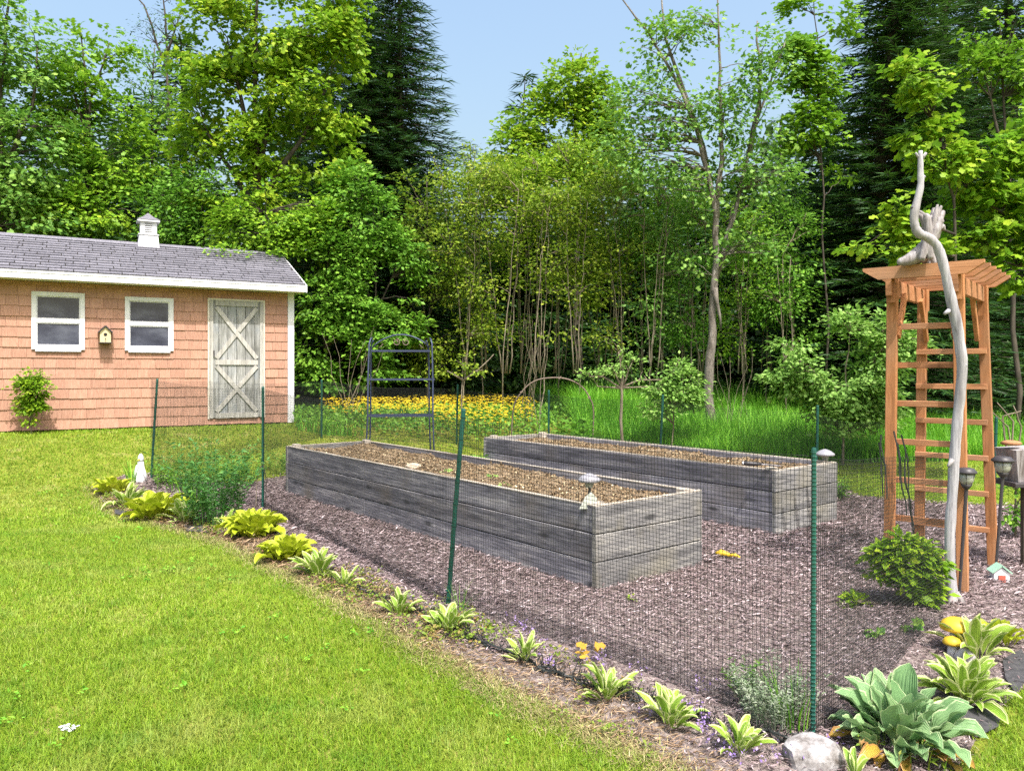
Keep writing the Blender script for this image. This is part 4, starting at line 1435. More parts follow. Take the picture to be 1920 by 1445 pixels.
# ------------------------------------------------------------------ trees
# left: behind and beside the shed
leafy_tree('loose green maple at the far left edge behind the shed', 'tree', 15.5, -30,
           [(-30, 60, 110, 120), (40, 110, 80, 90), (-60, 280, 120, 150), (50, 270, 90, 120), (20, 390, 110, 80)],
           [[(-10, 500), (0, 300), (10, 100), (15, -60)], [(0, 330), (60, 200), (70, 90)], [(0, 300), (-60, 160)]], LM['cool'], .105, 300, 26, .36, LOBED)
leafy_tree('slim green maple with dark forked stems above the left shed window', 'tree', 16.5, 165,
           [(150, 90, 62, 62), (215, 120, 40, 60), (125, 190, 75, 70), (190, 230, 80, 80), (230, 300, 80, 70), (130, 330, 90, 80)],
           [[(165, 400), (163, 250), (160, 160), (150, 50)], [(165, 270), (172, 180), (205, 80)], [(164, 280), (140, 180), (110, 120)]], LM['maple'], .105, 230, 26, .34, LOBED, r0=.07)
leafy_tree('pale feathery birch between the slim maple and the tall bright maple', 'tree', 17.5, 280,
           [(285, 150, 65, 80), (260, 240, 80, 70), (330, 240, 70, 90), (300, 330, 90, 70), (350, 330, 60, 60)],
           [[(282, 400), (285, 250), (290, 90)], [(284, 270), (330, 160)]], LM['cool'], .085, 230, 24, .36, OVAL, r0=.06, name='birch_tree')
leafy_tree('thin grey distant tree with sparse leaves against the sky', 'tree', 24, 310,
           [(300, 20, 50, 60), (280, 60, 40, 40), (330, 60, 40, 60)],
           [[(320, 300), (310, 120), (270, 10), (235, -30)], [(312, 140), (310, 30), (300, -40)], [(310, 110), (340, 20)]], LM['hemlock'], .10, 70, 12, .5, NARROW, r0=.08, twigs=50, name='bare_tree')
leafy_tree('tall bright yellow green maple towering behind the shed door', 'tree', 16.0, 480,
           [(500, 40, 150, 120), (390, 60, 70, 90), (600, 90, 75, 100), (430, 180, 100, 80), (560, 180, 100, 80), (630, 200, 45, 60), (520, 280, 100, 60), (610, 290, 60, 60), (380, 270, 60, 70), (450, 360, 120, 60), (640, 10, 40, 80)],
           [[(485, 480), (482, 330), (478, 200), (480, 40), (490, -80)], [(482, 350), (505, 220), (520, 80)], [(482, 330), (455, 200), (430, 90)], [(484, 380), (560, 270), (600, 190)], [(484, 400), (420, 300), (380, 230)]],
           LM['gold'], .115, 560, 28, .33, LOBED, r0=.14, bright=-.02, twigs=120)
leafy_tree('dense leafy young maple just above the shed roof left of the cupola', 'tree', 16.4, 120,
           [(60, 420, 120, 60), (170, 400, 100, 60), (40, 350, 60, 50)], [[(120, 480), (120, 380)]], LM['maple'], .10, 190, 26, .34, LOBED, r0=.05)
leafy_tree('leafy young maple behind the roof right of the cupola', 'tree', 16.0, 380,
           [(330, 400, 90, 60), (420, 440, 90, 60), (400, 350, 80, 55), (300, 430, 60, 45)], [[(380, 520), (380, 400), (370, 330)]], LM['mid'], .095, 260, 26, .34, OVAL, r0=.06)
leafy_tree('low leafy branch tree overhanging the right end of the shed roof', 'tree', 15.3, 505,
           [(470, 420, 80, 60), (540, 400, 80, 70), (445, 478, 48, 16, -.9), (500, 470, 30, 16, -.7), (560, 470, 70, 60), (600, 420, 50, 60)], [[(505, 600), (505, 470), (500, 400)]], LM['maple'], .10, 260, 26, .30, OVAL, r0=.06)

# hedge of young beeches right of the shed
leafy_tree('dense leafy young beech beside the right corner of the shed', 'tree', 15.3, 610,
           [(600, 560, 50, 70), (590, 640, 50, 55), (620, 480, 55, 60), (655, 560, 55, 60), (640, 650, 65, 50), (600, 700, 50, 30)], [[(610, 650), (615, 520), (620, 430)], [(612, 620), (650, 560)]], LM['mid'], .105, 270, 30, .27, OVAL, r0=.035, flat=.3, twigs=80, name='beech_tree', bright=.08)
leafy_tree('leafy young beech rising behind the blue metal shelf', 'tree', 15.6, 700,
           [(690, 420, 70, 70), (710, 520, 70, 70), (660, 360, 60, 50), (730, 620, 75, 60), (690, 690, 70, 35), (760, 460, 50, 70)], [[(700, 650), (705, 520), (700, 380)], [(702, 600), (750, 480)], [(702, 590), (660, 440)]], LM['mid'], .105, 310, 30, .28, OVAL, r0=.035, flat=.3, twigs=90, name='beech_tree', bright=.06)
leafy_tree('thin stemmed young beech between the blue shelf and the dark thicket', 'tree', 16.2, 800,
           [(800, 420, 60, 60), (820, 520, 65, 70), (790, 360, 55, 40), (810, 620, 60, 55), (850, 560, 40, 50), (800, 680, 50, 30)], [[(800, 660), (806, 520), (800, 330)], [(803, 600), (850, 450), (855, 380)], [(802, 610), (770, 470)]], LM['olive'], .075, 300, 20, .30, OVAL, r0=.03, twigs=80, name='beech_tree', bright=-.05)

# the two spruces and the far ones
conifer('tall dark spruce with thin pointed top left of its twin', 19.0, 690, (687, -60), 205, LM['spruce'], whorls=66, low=.03)
conifer('tall dark spruce with long boughs reaching into the open sky', 18.8, 750, (748, -110), 215, LM['spruce'], whorls=72, low=.03)
conifer('small distant spruce tip in the notch of the sky', 28, 882, (882, 268), 70, LM['spruce'], whorls=30, low=.05)
conifer('broad dark spruce behind the tall bright maple', 20.5, 620, (625, -30), 150, LM['spruce'], whorls=46, low=.05)
# pine: tiers of long boughs
conifer('dark tiered pine showing left of the yellow maple top', 22.5, 968, (985, 140), 130, LM['spruce'], name='pine_tree', whorls=15, low=.15, droop=-.08, per=12, tw=.24, wid=.3)

# middle
leafy_tree('yellow green maple with rounded top in the middle of the skyline', 'tree', 19.0, 1080,
           [(1070, 165, 60, 55), (1120, 200, 45, 50), (1010, 230, 55, 55), (1080, 260, 90, 60), (970, 290, 60, 60), (1130, 300, 70, 60), (1030, 330, 90, 50), (940, 350, 50, 40)],
           [[(1080, 500), (1082, 330), (1078, 210), (1090, 100)], [(1081, 350), (1030, 250)], [(1081, 340), (1120, 230)]], LM['gold'], .115, 400, 26, .36, LOBED, r0=.11, gap=-1.3)
leafy_tree('grey multi stemmed maple with thin crown standing alone before the woods', 'tree', 14.2, 1332,
           [(1165, 105, 38, 28), (1240, 90, 60, 55), (1290, 40, 45, 45), (1190, 200, 70, 55), (1260, 210, 70, 60), (1380, 130, 60, 70), (1440, 90, 45, 55), (1420, 220, 60, 75), (1340, 220, 60, 70), (1230, 300, 80, 50),
            (1330, 320, 80, 55), (1420, 330, 60, 50), (1150, 260, 45, 40), (1350, 420, 80, 40), (1290, 470, 50, 35), (1410, 470, 60, 35)],
           [[(1330, 690), (1336, 620), (1340, 520), (1343, 400), (1326, 320), (1305, 240), (1262, 140), (1215, 60), (1160, -10)],
            [(1343, 410), (1354, 300), (1352, 200), (1348, 90), (1345, -30)], [(1342, 520, .1), (1378, 400, .2), (1405, 280, .3), (1440, 170, .3), (1478, 60, .3)],
            [(1328, 330, .2), (1285, 180, .3), (1247, 70, .3), (1240, -20, .3)], [(1340, 540, -.1), (1352, 620, -.1)], [(1405, 290, .3), (1425, 150, .4), (1420, 40, .4)]],
           LM['cool'], .082, 430, 15, .36, LOBED, bark='bark', r0=.10, twigs=210, gap=-1.1)
# thicket of thin saplings
TH = [(868, 395, 15.6, 'olive', 45), (905, 372, 16.4, 'olive', 50), (945, 400, 15.4, 'olive', 55), (985, 365, 16.2, 'gold', 55), (1015, 420, 15.2, 'olive', 50), (1050, 360, 16.4, 'olive', 55), (1085, 415, 15.3, 'olive', 55),
      (1120, 365, 16.3, 'gold', 60), (1160, 395, 15.4, 'olive', 55), (1195, 380, 16.2, 'maple', 55), (1230, 430, 15.3, 'cool', 60), (1275, 400, 16.0, 'cool', 60), (1310, 480, 15.6, 'mid', 50), (1390, 470, 15.8, 'maple', 60),
      (1440, 440, 16.2, 'mid', 60), (1480, 500, 15.6, 'mid', 60)]
words = ['leftmost', 'second', 'third', 'fourth', 'fifth', 'sixth', 'seventh', 'eighth', 'ninth', 'tenth', 'eleventh', 'twelfth', 'thirteenth', 'fourteenth', 'fifteenth', 'rightmost']
for i, (x, yt, Y, mt, w) in enumerate(TH):
    ns = random.choice([4, 5, 5, 6])
    stems = []
    for k in range(ns):
        ex_, fx = random.uniform(-45, 45), random.uniform(-14, 14)
        dy_ = random.uniform(-.5, .5)
        stems.append([(x + fx, 700, dy_), (x + fx + ex_ * .3, 600 + random.uniform(-20, 20), dy_), (x + fx + ex_ * .6, 480, dy_), (x + ex_, yt - random.uniform(10, 60), dy_)])
    bl = [(x + random.uniform(-20, 20), yt - 20, w, 50), (x + random.uniform(-30, 30), yt + 60, w * 1.05, 45), (x + random.uniform(-30, 30), yt + 130, w * .8, 36), (x + random.uniform(-30, 30), yt - 75, w * .7, 38)]
    if random.random() < .75:
        bl.append((x + random.uniform(-40, 40), 620 + random.uniform(-50, 40), 38, 30))
    leafy_tree('thin %s sapling of the dark thicket, %s from the left' % (mt if mt == 'olive' else 'green', words[i]), 'sapling', Y, x, bl, stems, LM[mt], .078, 190, 17, .36, OVAL, 'twig', .015, 'sapling',
               'saplings of the thicket behind the beds', twigs=45)

# right: firs and maples
conifer('huge black green fir filling the sky left of the arbor top', 16.5, 1650, (1700, -260), 225, LM['hemlock'], name='fir_tree', whorls=74, low=.02, droop=.22, per=15, tw=.19)
conifer('dark fir with bare upper trunk above the arbor', 18.0, 1775, (1760, -300), 210, LM['spruce'], name='fir_tree', whorls=62, low=.02, per=12)
conifer('dark fir at the far right edge behind the maple', 18.5, 1900, (1880, -300), 210, LM['spruce'], name='fir_tree', whorls=60, low=.02)
conifer('distant pine low in the gap behind the grey maple', 26, 1470, (1462, 225), 110, LM['hemlock'], name='pine_tree', whorls=16, low=.1, droop=0, per=7, tw=.25, wid=.2)
conifer('dark hemlock behind the pale shrub right of the grey trunk', 17.3, 1540, (1530, 330), 150, LM['hemlock'], name='hemlock_tree', whorls=34, low=.02, droop=.15)
leafy_tree('mid green maple leaning across the fir at the upper right', 'tree', 15.4, 1548,
           [(1520, 40, 40, 60), (1500, 110, 40, 60), (1540, 150, 42, 50), (1515, 240, 45, 50), (1560, 30, 40, 35), (1545, 320, 50, 30), (1495, 20, 25, 30)],
           [[(1545, 500), (1540, 300), (1535, 120), (1525, -20)], [(1541, 320), (1510, 180)]], LM['maple'], .11, 170, 24, .28, LOBED, r0=.028, bright=-.08)
leafy_tree('yellow leaved maple sapling rising directly behind the driftwood figure', 'tree', 9.6, 1795,
           [(1715, 140, 48, 40), (1745, 190, 38, 40), (1725, 250, 38, 45), (1775, 300, 50, 35), (1705, 390, 40, 28), (1640, 455, 50, 16), (1720, 470, 50, 18), (1690, 420, 40, 20)],
           [[(1795, 560), (1790, 420), (1770, 280), (1720, 110)], [(1791, 440), (1700, 400), (1630, 455)], [(1790, 480), (1720, 475)]], LM['yellow'], .100, 210, 12, .15, LOBED, r0=.03, twigs=70, gap=-.35)
leafy_tree('golden green maple crown spilling in from the right edge above the arbor', 'tree', 9.8, 1985,
           [(1850, 300, 60, 55), (1910, 340, 50, 60), (1860, 390, 60, 40), (1820, 350, 45, 35), (1890, 450, 60, 40), (1830, 440, 50, 30), (1940, 250, 40, 60), (1880, 520, 60, 28), (1960, 420, 60, 90)],
           [[(1985, 600), (1975, 450), (1950, 330), (1930, 200)], [(1977, 470), (1880, 400), (1810, 350)], [(1978, 520), (1880, 490)]], LM['yellow'], .100, 330, 12, .15, LOBED, r0=.045, bright=-.2, twigs=110, gap=-.35)
leafy_tree('dark leafed maple high at the right edge against the firs', 'tree', 14.5, 1900,
           [(1880, 60, 60, 50), (1920, 130, 50, 60), (1840, 130, 40, 50), (1900, 200, 60, 40)], [[(1900, 500), (1885, 250), (1875, 40)], [(1887, 300), (1840, 120)]], LM['maple'], .11, 60, 18, .3, LOBED, r0=.06, bark='barkdark', bright=-.1)
# shrubs and small trees near the back fence
leafy_tree('large pale green shrub left of the arbor behind the tall grass', 'shrub', 12.2, 1580,
           [(1570, 720, 70, 55), (1510, 690, 45, 40), (1620, 690, 55, 60), (1590, 620, 45, 45), (1650, 740, 40, 45), (1540, 760, 55, 28), (1480, 720, 30, 22), (1680, 640, 45, 60), (1490, 640, 35, 18), (1500, 755, 40, 26), (1625, 770, 60, 26), (1560, 775, 50, 22), (1460, 700, 26, 16), (1530, 800, 60, 24), (1640, 795, 50, 22), (1480, 770, 30, 18)],
           [[(1580, 780), (1585, 690), (1595, 590)], [(1581, 770), (1530, 700), (1480, 650)], [(1581, 765), (1630, 700), (1650, 640)], [(1580, 775), (1560, 700)]], LM['pale'], 00.085, 560, 19, .21, OVAL, 'twig', .022, 'leafy_shrub', twigs=150, gap=-.8)
leafy_tree('pale leafy bush right of the little pruned tree behind the bed', 'shrub', 13.0, 1262,
           [(1245, 700, 30, 18), (1285, 712, 26, 20), (1215, 688, 20, 14), (1270, 740, 40, 20), (1235, 722, 26, 18), (1300, 745, 22, 18), (1225, 668, 10, 10), (1275, 682, 14, 12), (1240, 765, 30, 16)], [[(1262, 760), (1262, 700)], [(1262, 770), (1230, 700)], [(1262, 770), (1295, 710)]], LM['pale'], .075, 170, 14, .17, OVAL, 'twig', .016, 'leafy_shrub', twigs=80, gap=-.9)
leafy_tree('small pruned tree with spreading bare twigs behind the rear bed', 'tree', 12.0, 1166,
           [(1158, 690, 18, 12), (1105, 705, 18, 12), (1200, 700, 16, 10), (1166, 662, 9, 16), (1130, 690, 14, 9), (1190, 675, 12, 10)],
           [[(1166, 740), (1165, 712), (1160, 660)], [(1166, 728), (1130, 706), (1105, 706)], [(1166, 726), (1200, 712), (1240, 712)], [(1166, 728), (1148, 690)], [(1166, 728), (1185, 680)], [(1166, 728), (1120, 724)], [(1166, 727), (1215, 725)]],
           LM['pale'], .06, 42, 13, .15, OVAL, 'twig', .030, 'fruit_tree', twigs=36)
leafy_tree('spindly sapling with few leaves beside the blue metal shelf', 'tree', 12.4, 866,
           [(866, 675, 25, 14), (895, 690, 26, 12), (835, 690, 22, 12), (900, 670, 22, 10), (880, 720, 20, 8)],
           [[(866, 770), (867, 715), (868, 670)], [(867, 715), (900, 690), (926, 664)], [(867, 712), (838, 695)]], LM['olive'], .06, 36, 11, .14, OVAL, 'twig', .020, 'fruit_tree', twigs=30)
leafy_tree('small bushy shrub growing against the shed wall below the left window', 'shrub', 11.35, 58,
           [(50, 735, 20, 22), (70, 730, 17, 22), (58, 712, 16, 14), (52, 760, 19, 16), (68, 762, 14, 14), (44, 716, 10, 12), (76, 708, 10, 10), (58, 784, 8, 8), (60, 698, 7, 8)], [[(58, 790), (58, 735)], [(60, 795), (48, 730), (44, 700)], [(58, 795), (70, 740), (76, 700)], [(55, 798), (62, 760)], [(62, 798), (55, 752)]],
           LM['gold'], .055, 190, 15, .09, OVAL, 'twig', .010, 'leafy_shrub', twigs=60, bright=-.15, gap=-1.3)
leafy_tree('golden leaved shrub at the left foot of the arbor', 'shrub', 4.92, 1700,
           [(1690, 1015, 20, 16), (1665, 1035, 24, 12), (1725, 1030, 22, 22), (1700, 1060, 36, 22), (1650, 1072, 20, 14), (1740, 1075, 20, 22), (1680, 1098, 36, 18), (1725, 1110, 28, 20), (1640, 1108, 16, 9), (1612, 1128, 16, 7), (1650, 1128, 20, 9), (1745, 1135, 18, 14), (1700, 1135, 26, 10), (1755, 1050, 9, 14)],
           [[(1700, 1120), (1695, 1070), (1690, 1010)], [(1700, 1125), (1650, 1072)], [(1700, 1125), (1740, 1060)], [(1698, 1130), (1610, 1128)], [(1700, 1125), (1725, 1080), (1728, 1020)]], LM['gold'], .058, 190, 13, .050, OVAL, 'twig', .007, 'leafy_shrub', twigs=90, bright=-.12, gap=-.9, deep=.9)
leafy_tree('tangle of bare vine stems above the grey planter', 'shrub', 6.9, 1900,
           [(1900, 960, 26, 18), (1905, 920, 20, 20)], [[(1905, 920), (1890, 800), (1850, 762)], [(1905, 900), (1900, 790), (1870, 755)], [(1906, 900), (1915, 800), (1900, 760)], [(1904, 900), (1880, 780), (1915, 770)]],
           LM['mid'], .05, 40, 10, .10, OVAL, 'twig', .012, 'vine_shrub', twigs=24)

# background row deep in the woods: each tree its own, mostly shadowed
BG = [(-60, 23, -60), (90, 24.5, 120), (230, 22, 180), (350, 25, 60), (560, 23, 60), (700, 26, 80), (800, 22, 330), (900, 24, 375), (1000, 21, 400), (1100, 23, 370), (1200, 21.5, 330), (1290, 24, 300), (1390, 21, 330), (1470, 23, 350),
      (1560, 22, 150), (1680, 23, 0), (1820, 22, -20), (1960, 23, -40)]
wd = ['at the left edge of the picture', 'behind the slim maple', 'behind the birch', 'behind the tall bright maple', 'between the bright maple and spruces', 'behind the twin spruces', 'below the spruce boughs', 'under the sky notch', 'left in the dark thicket', 'in the middle of the thicket',
      'behind the yellow maple', 'left of the grey maple', 'right behind the grey trunk', 'right of the grey maple', 'left of the great fir', 'behind the great fir', 'above the arbor', 'at the right edge']
for i, (x, Y, yt) in enumerate(BG):
    conifer('shadowy hemlock deep in the woods %s' % wd[i], Y, x, (x + random.uniform(-15, 15), yt), 170, LM['hemlock'], name='hemlock_tree', whorls=30, low=.0, droop=.12, per=10, tw=.32, wid=.36, group='dark hemlocks deep in the woods')

# far wood and undergrowth read as one mass
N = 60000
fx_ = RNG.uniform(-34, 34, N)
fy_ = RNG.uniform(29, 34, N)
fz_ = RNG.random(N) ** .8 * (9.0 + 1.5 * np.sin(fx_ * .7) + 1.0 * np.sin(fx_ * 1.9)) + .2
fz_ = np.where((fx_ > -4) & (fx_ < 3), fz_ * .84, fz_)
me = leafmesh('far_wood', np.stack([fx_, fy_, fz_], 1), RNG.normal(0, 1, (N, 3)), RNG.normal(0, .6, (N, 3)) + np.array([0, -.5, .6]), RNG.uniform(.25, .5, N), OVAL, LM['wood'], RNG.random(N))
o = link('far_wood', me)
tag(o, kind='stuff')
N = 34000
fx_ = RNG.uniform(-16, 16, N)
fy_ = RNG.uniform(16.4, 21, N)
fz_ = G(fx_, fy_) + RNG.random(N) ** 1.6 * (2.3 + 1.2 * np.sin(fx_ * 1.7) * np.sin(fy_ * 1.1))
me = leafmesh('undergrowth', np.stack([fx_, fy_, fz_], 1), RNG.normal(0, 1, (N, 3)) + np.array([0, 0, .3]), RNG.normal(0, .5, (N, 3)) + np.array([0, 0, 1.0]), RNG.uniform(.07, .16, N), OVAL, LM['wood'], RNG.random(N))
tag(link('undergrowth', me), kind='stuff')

# dead stalks leaning at the wood's edge
for (x, yb, lab) in [(1365, 790, 'crossed dry bare stalks right of the grey trunk'), (990, 735, 'pale dry stalks leaning in the thicket above the hoop'), (660, 745, 'dry leaning stalks near the shed corner')]:
    Yd = 14.0
    z0 = g((x - CX) / F * Yd, Yd)
    sm = MB(((x - CX) / F * Yd, Yd, z0))
    for k in range(8):
        b_ = P(x + random.uniform(-30, 30), yb, Yd + random.uniform(-.3, .3))
        b_.z = z0
        t_ = P(x + random.uniform(-60, 60), yb - random.uniform(70, 140), Yd + random.uniform(-.4, .4))
        sm.tube(bend(b_, t_, 4, 0, .04), taper(.006, .0025, 5), 4)
    o = sm.build('dry_stalks', M['twig'])
    o.location = ((x - CX) / F * Yd, Yd, z0)
    tag(o, lab, 'dry stalks')

# ------------------------------------------------------------------ tall grass and flowers
TG = [gp(*q) for q in [(552, 806), (620, 818), (760, 818), (860, 822), (960, 828), (1060, 830), (1180, 842), (1300, 862), (1420, 868), (1540, 868), (1640, 868), (1760, 866), (1900, 862), (2050, 860)]]
TGP = [(p.x, p.y) for p in TG] + [(14, 17.0), (4, 17.5), (-1, 17.8), (-3.2, 17.4), (-4.2, 16.9)]
xr = [p[0] for p in TGP]
N0 = 150000
gx_ = RNG.uniform(min(xr), 9.5, N0)
gy_ = RNG.uniform(min(p[1] for p in TGP), 17.8, N0)
FQ = [(p.x, p.y) for p in [gp(*q) for q in [(552, 806), (640, 816), (780, 822), (860, 826), (960, 832), (1080, 832), (1075, 785), (1000, 772), (900, 762), (760, 760), (552, 760)]]]
ins = inpoly(gx_, gy_, TGP) & ~inpoly(gx_, gy_, FQ)
gx_, gy_ = gx_[ins], gy_[ins]
# distance in from the front edge grows the height
ed = np.array([(p.x, p.y) for p in TG])
fe = np.interp(gx_, ed[:, 0], ed[:, 1])
dep = np.clip((gy_ - fe) / 1.1, 0.25, 1)
keep = RNG.random(len(gx_)) < np.where(gy_ - fe < 1.9, .85, .35)
gx_, gy_, dep = gx_[keep], gy_[keep], dep[keep]
hn = .5 + .5 * np.sin(gx_ * 1.9 + 1.0) * np.sin(gy_ * 2.3 + gx_ * .8)
hgt = (.34 + .36 * dep + .2 * hn * dep) * RNG.uniform(.6, 1.12, len(gx_))
hgt = np.where(gx_ < -0.6, hgt * .72, hgt)
fm = (gx_ > -4.4) & (gx_ < 0.9)
n = len(gx_)
a = RNG.uniform(0, 2 * np.pi, n)
lean = RNG.uniform(.15, .8, n)
base = np.stack([gx_, gy_, G(gx_, gy_)], 1)
hd = np.stack([np.cos(a), np.sin(a), np.zeros(n)], 1)


def bladesmesh(name, base, hd, hgt, lean, wid, mat, rnd, seg=2, droop=.5):
    n = len(base)
    sd = np.stack([-hd[:, 1], hd[:, 0], np.zeros(n)], 1)
    rows = []
    for i in range(seg + 1):
        t = i / seg
        c = base + hd * (lean * hgt * t ** 1.7)[:, None]
        c[:, 2] += hgt * (t - droop * lean * t ** 2.5 * .6)
        w = wid * (1 - t ** 1.5) * .5
        if i < seg:
            rows += [c - sd * w[:, None], c + sd * w[:, None]]
        else:
            rows += [c]
    V = np.stack(rows, 1)
    K = V.shape[1]
    V = V.reshape(-1, 3)
    b = np.arange(n)[:, None] * K
    lo, st, cur = [], [], []
    quads = [np.concatenate([b + 2 * i, b + 2 * i + 1, b + 2 * i + 3, b + 2 * i + 2], 1) for i in range(seg - 1)]
    tri = np.concatenate([b + 2 * (seg - 1), b + 2 * seg - 1, b + 2 * seg], 1)
    flat = np.concatenate([q.ravel() for q in quads] + [tri.ravel()])
    nq = n * (seg - 1)
    st = np.concatenate([np.arange(nq) * 4, nq * 4 + np.arange(n) * 3])
    return rawmesh(name, V, flat, st, mat, np.concatenate([np.tile(rnd, seg - 1), rnd]) if seg > 1 else rnd)


me = bladesmesh('tall_grass', base, hd, hgt, lean, RNG.uniform(.011, .026, n), LM['tall'], np.clip(RNG.normal(.45, .22, n) + .25 * (hn - .5), 0, 1), 3)
tag(link('tall_grass', me), kind='stuff')

# yellow flowers: small four petal heads on the slope
FLP = [gp(*q) for q in [(596, 790), (640, 800), (760, 806), (850, 822), (950, 818), (1000, 812), (1010, 795), (975, 778), (930, 770), (840, 768), (720, 766), (610, 766)]]
N = 14000
fx_ = RNG.uniform(min(p.x for p in FLP), max(p.x for p in FLP), N)
fy_ = RNG.uniform(min(p.y for p in FLP), max(p.y for p in FLP), N)
k = inpoly(fx_, fy_, [(p.x, p.y) for p in FLP])
fx_, fy_ = fx_[k], fy_[k]
k = RNG.random(len(fx_)) < np.clip(.75 + .5 * np.sin(fx_ * 2.1) * np.sin(fy_ * 2.6 + 1), .12, 1)
fx_, fy_ = fx_[k], fy_[k]
m = min(len(fx_), 4200)
fx_, fy_ = fx_[:m], fy_[:m]
c = np.stack([fx_, fy_, G(fx_, fy_) + .30 + RNG.uniform(-.12, .12, m)], 1)
p = np.repeat(c, 4, 0)
a = np.tile(np.arange(4) * np.pi / 2, m) + np.repeat(RNG.uniform(0, 6, m), 4)
d = np.stack([np.cos(a), np.sin(a), np.full(4 * m, .45)], 1)
nn = np.tile(np.array([0, -.35, 1.0]), (4 * m, 1))
tag(link('yellow_flowers', leafmesh('yellow_flowers', p, d, nn, RNG.uniform(.022, .034, 4 * m), OVAL, LM['flower'], RNG.random(4 * m), .036)), kind='stuff')
# a low leafy slope under the flowers
n = 16000
fx_ = RNG.uniform(-4.6, 2.0, n)
fy_ = RNG.uniform(11, 16.5, n)
FLQ = [gp(*q) for q in [(552, 806), (640, 816), (780, 822), (860, 826), (960, 832), (1080, 832), (1100, 770), (900, 760), (552, 758)]]
k = inpoly(fx_, fy_, [(p.x, p.y) for p in FLQ])
fx_, fy_ = fx_[k], fy_[k]
n = len(fx_)
c = np.stack([fx_, fy_, G(fx_, fy_) + RNG.uniform(.02, .27, n)], 1)
tag(link('leafy_ground_cover', leafmesh('leafy_ground_cover', c, RNG.normal(0, 1, (n, 3)), RNG.normal(0, .5, (n, 3)) + np.array([0, -.2, 1.0]), RNG.uniform(.05, .10, n), OVAL, LM['mid'], RNG.random(n))), kind='stuff')

# big leaved comfrey clump and dock behind the rear bed
for (x, y, Y, r_, hh, lab) in [(1085, 790, 11.4, .42, .75, 'broad leaved green clump behind the rear bed by the hoop'), (1150, 805, 10.9, .45, .4, 'low grey green leafy clump against the rear bed'),
                               (896, 840, 10.4, .2, .35, 'dark leafy weed at the left end of the rear bed')]:
    X = (x - CX) / F * Y
    z0 = g(X, Y)
    n = 150
    a = RNG.uniform(0, 6.28, n)
    rr = np.sqrt(RNG.random(n)) * r_ * .6
    b = np.stack([rr * np.cos(a), rr * np.sin(a), RNG.uniform(.05, 1, n) * hh], 1)
    d = np.stack([np.cos(a), np.sin(a), RNG.uniform(-.2, .7, n)], 1)
    o = link('weed_clump', leafmesh('weed_clump', b, d, RNG.normal(0, .3, (n, 3)) + np.array([0, 0, 1.0]), RNG.uniform(.5, 1.1, n) * r_ * .44, OVAL, LM['cool'] if 'grey' in lab else LM['mid'], RNG.normal(.4, .2, n)), None, (X, Y, z0))
    tag(o, lab, 'weed')

# ------------------------------------------------------------------ lawn blades
MP = [(p.x, p.y) for p in MULCH]
bx0, bx1 = -9.5, 9.5


def lawn_pts(n, y0, y1):
    y = RNG.uniform(y0, y1, n)
    half = y * .70 + .9
    x = RNG.uniform(-1, 1, n) * half
    ex = .035 * np.sin(x * 9 + 2 * np.sin(y * 5)) + .03 * np.sin(y * 17 + x * 6) + RNG.normal(0, .022, n)
    ey = .035 * np.sin(y * 8 + 2 * np.sin(x * 7)) + RNG.normal(0, .022, n)
    k = ~inpoly(x + ex, y + ey, MP)
    k &= ~inpoly(x, y, TGP)
    s = -SHD[1] * (x - SHC[0]) + SHD[0] * (y - SHC[1])
    t = SHD[0] * (x - SHC[0]) + SHD[1] * (y - SHC[1])
    k &= ~((s > -.02) & (t < .03))
    for bd, L, W in ((bed1, 5.35, 1.15), (bed2, 4.45, 1.1)):
        a = bd.rotation_euler.z
        dx, dy = x - bd.location.x, y - bd.location.y
        lx, ly = dx * math.cos(a) + dy * math.sin(a), -dx * math.sin(a) + dy * math.cos(a)
        k &= ~((lx > -.06) & (lx < L) & (ly < .03) & (ly > -W))
    return x[k], y[k]


LB = []
for (n, y0, y1, sg, w, h0, h1) in ((235000, 2.2, 4.6, 2, .0042, .024, .055), (200000, 4.6, 7.5, 1, .0060, .024, .052), (150000, 7.5, 11, 1, .0095, .025, .05), (110000, 11, 16, 1, .014, .03, .055)):
    x, y = lawn_pts(n, y0, y1)
    n = len(x)
    a = RNG.uniform(0, 6.283, n)
    me = bladesmesh('lawn_grass', np.stack([x, y, G(x, y) - .002], 1), np.stack([np.cos(a), np.sin(a), np.zeros(n)], 1), RNG.uniform(h0, h1, n), RNG.uniform(.25, 1.5, n), w * RNG.uniform(.7, 1.3, n), LM['lawn'],
                    np.clip(RNG.beta(2, 2.6, n) + .12 * np.sin(x * 1.3 + y) * np.sin(y * 1.7), 0, 1), sg, .5)
    LB.append(me)
lgs = [link('lawn_grass', me) for me in LB]
with bpy.context.temp_override(active_object=lgs[0], object=lgs[0], selected_objects=lgs, selected_editable_objects=lgs):
    bpy.ops.object.join()
tag(lgs[0], kind='stuff')

x, y = lawn_pts(900, 2.6, 9.0)
pt = np.sin(x * 2.3 + 1) * np.sin(y * 2.9 + x) + RNG.normal(0, .4, len(x))
x, y = x[pt > .35], y[pt > .35]
kk = 7
n = len(x) * kk
px_, py_ = np.repeat(x, kk) + RNG.normal(0, .018, n), np.repeat(y, kk) + RNG.normal(0, .018, n)
d = RNG.normal(0, 1, (n, 3))
d[:, 2] = np.abs(d[:, 2]) * .4
tag(link('lawn_weeds', leafmesh('lawn_weeds', np.stack([px_, py_, G(px_, py_) + RNG.uniform(.018, .045, n)], 1), d, RNG.normal(0, .3, (n, 3)) + np.array([0, 0, 1.0]), RNG.uniform(.014, .034, n), OVAL, LM['tall'], RNG.random(n))), kind='stuff')

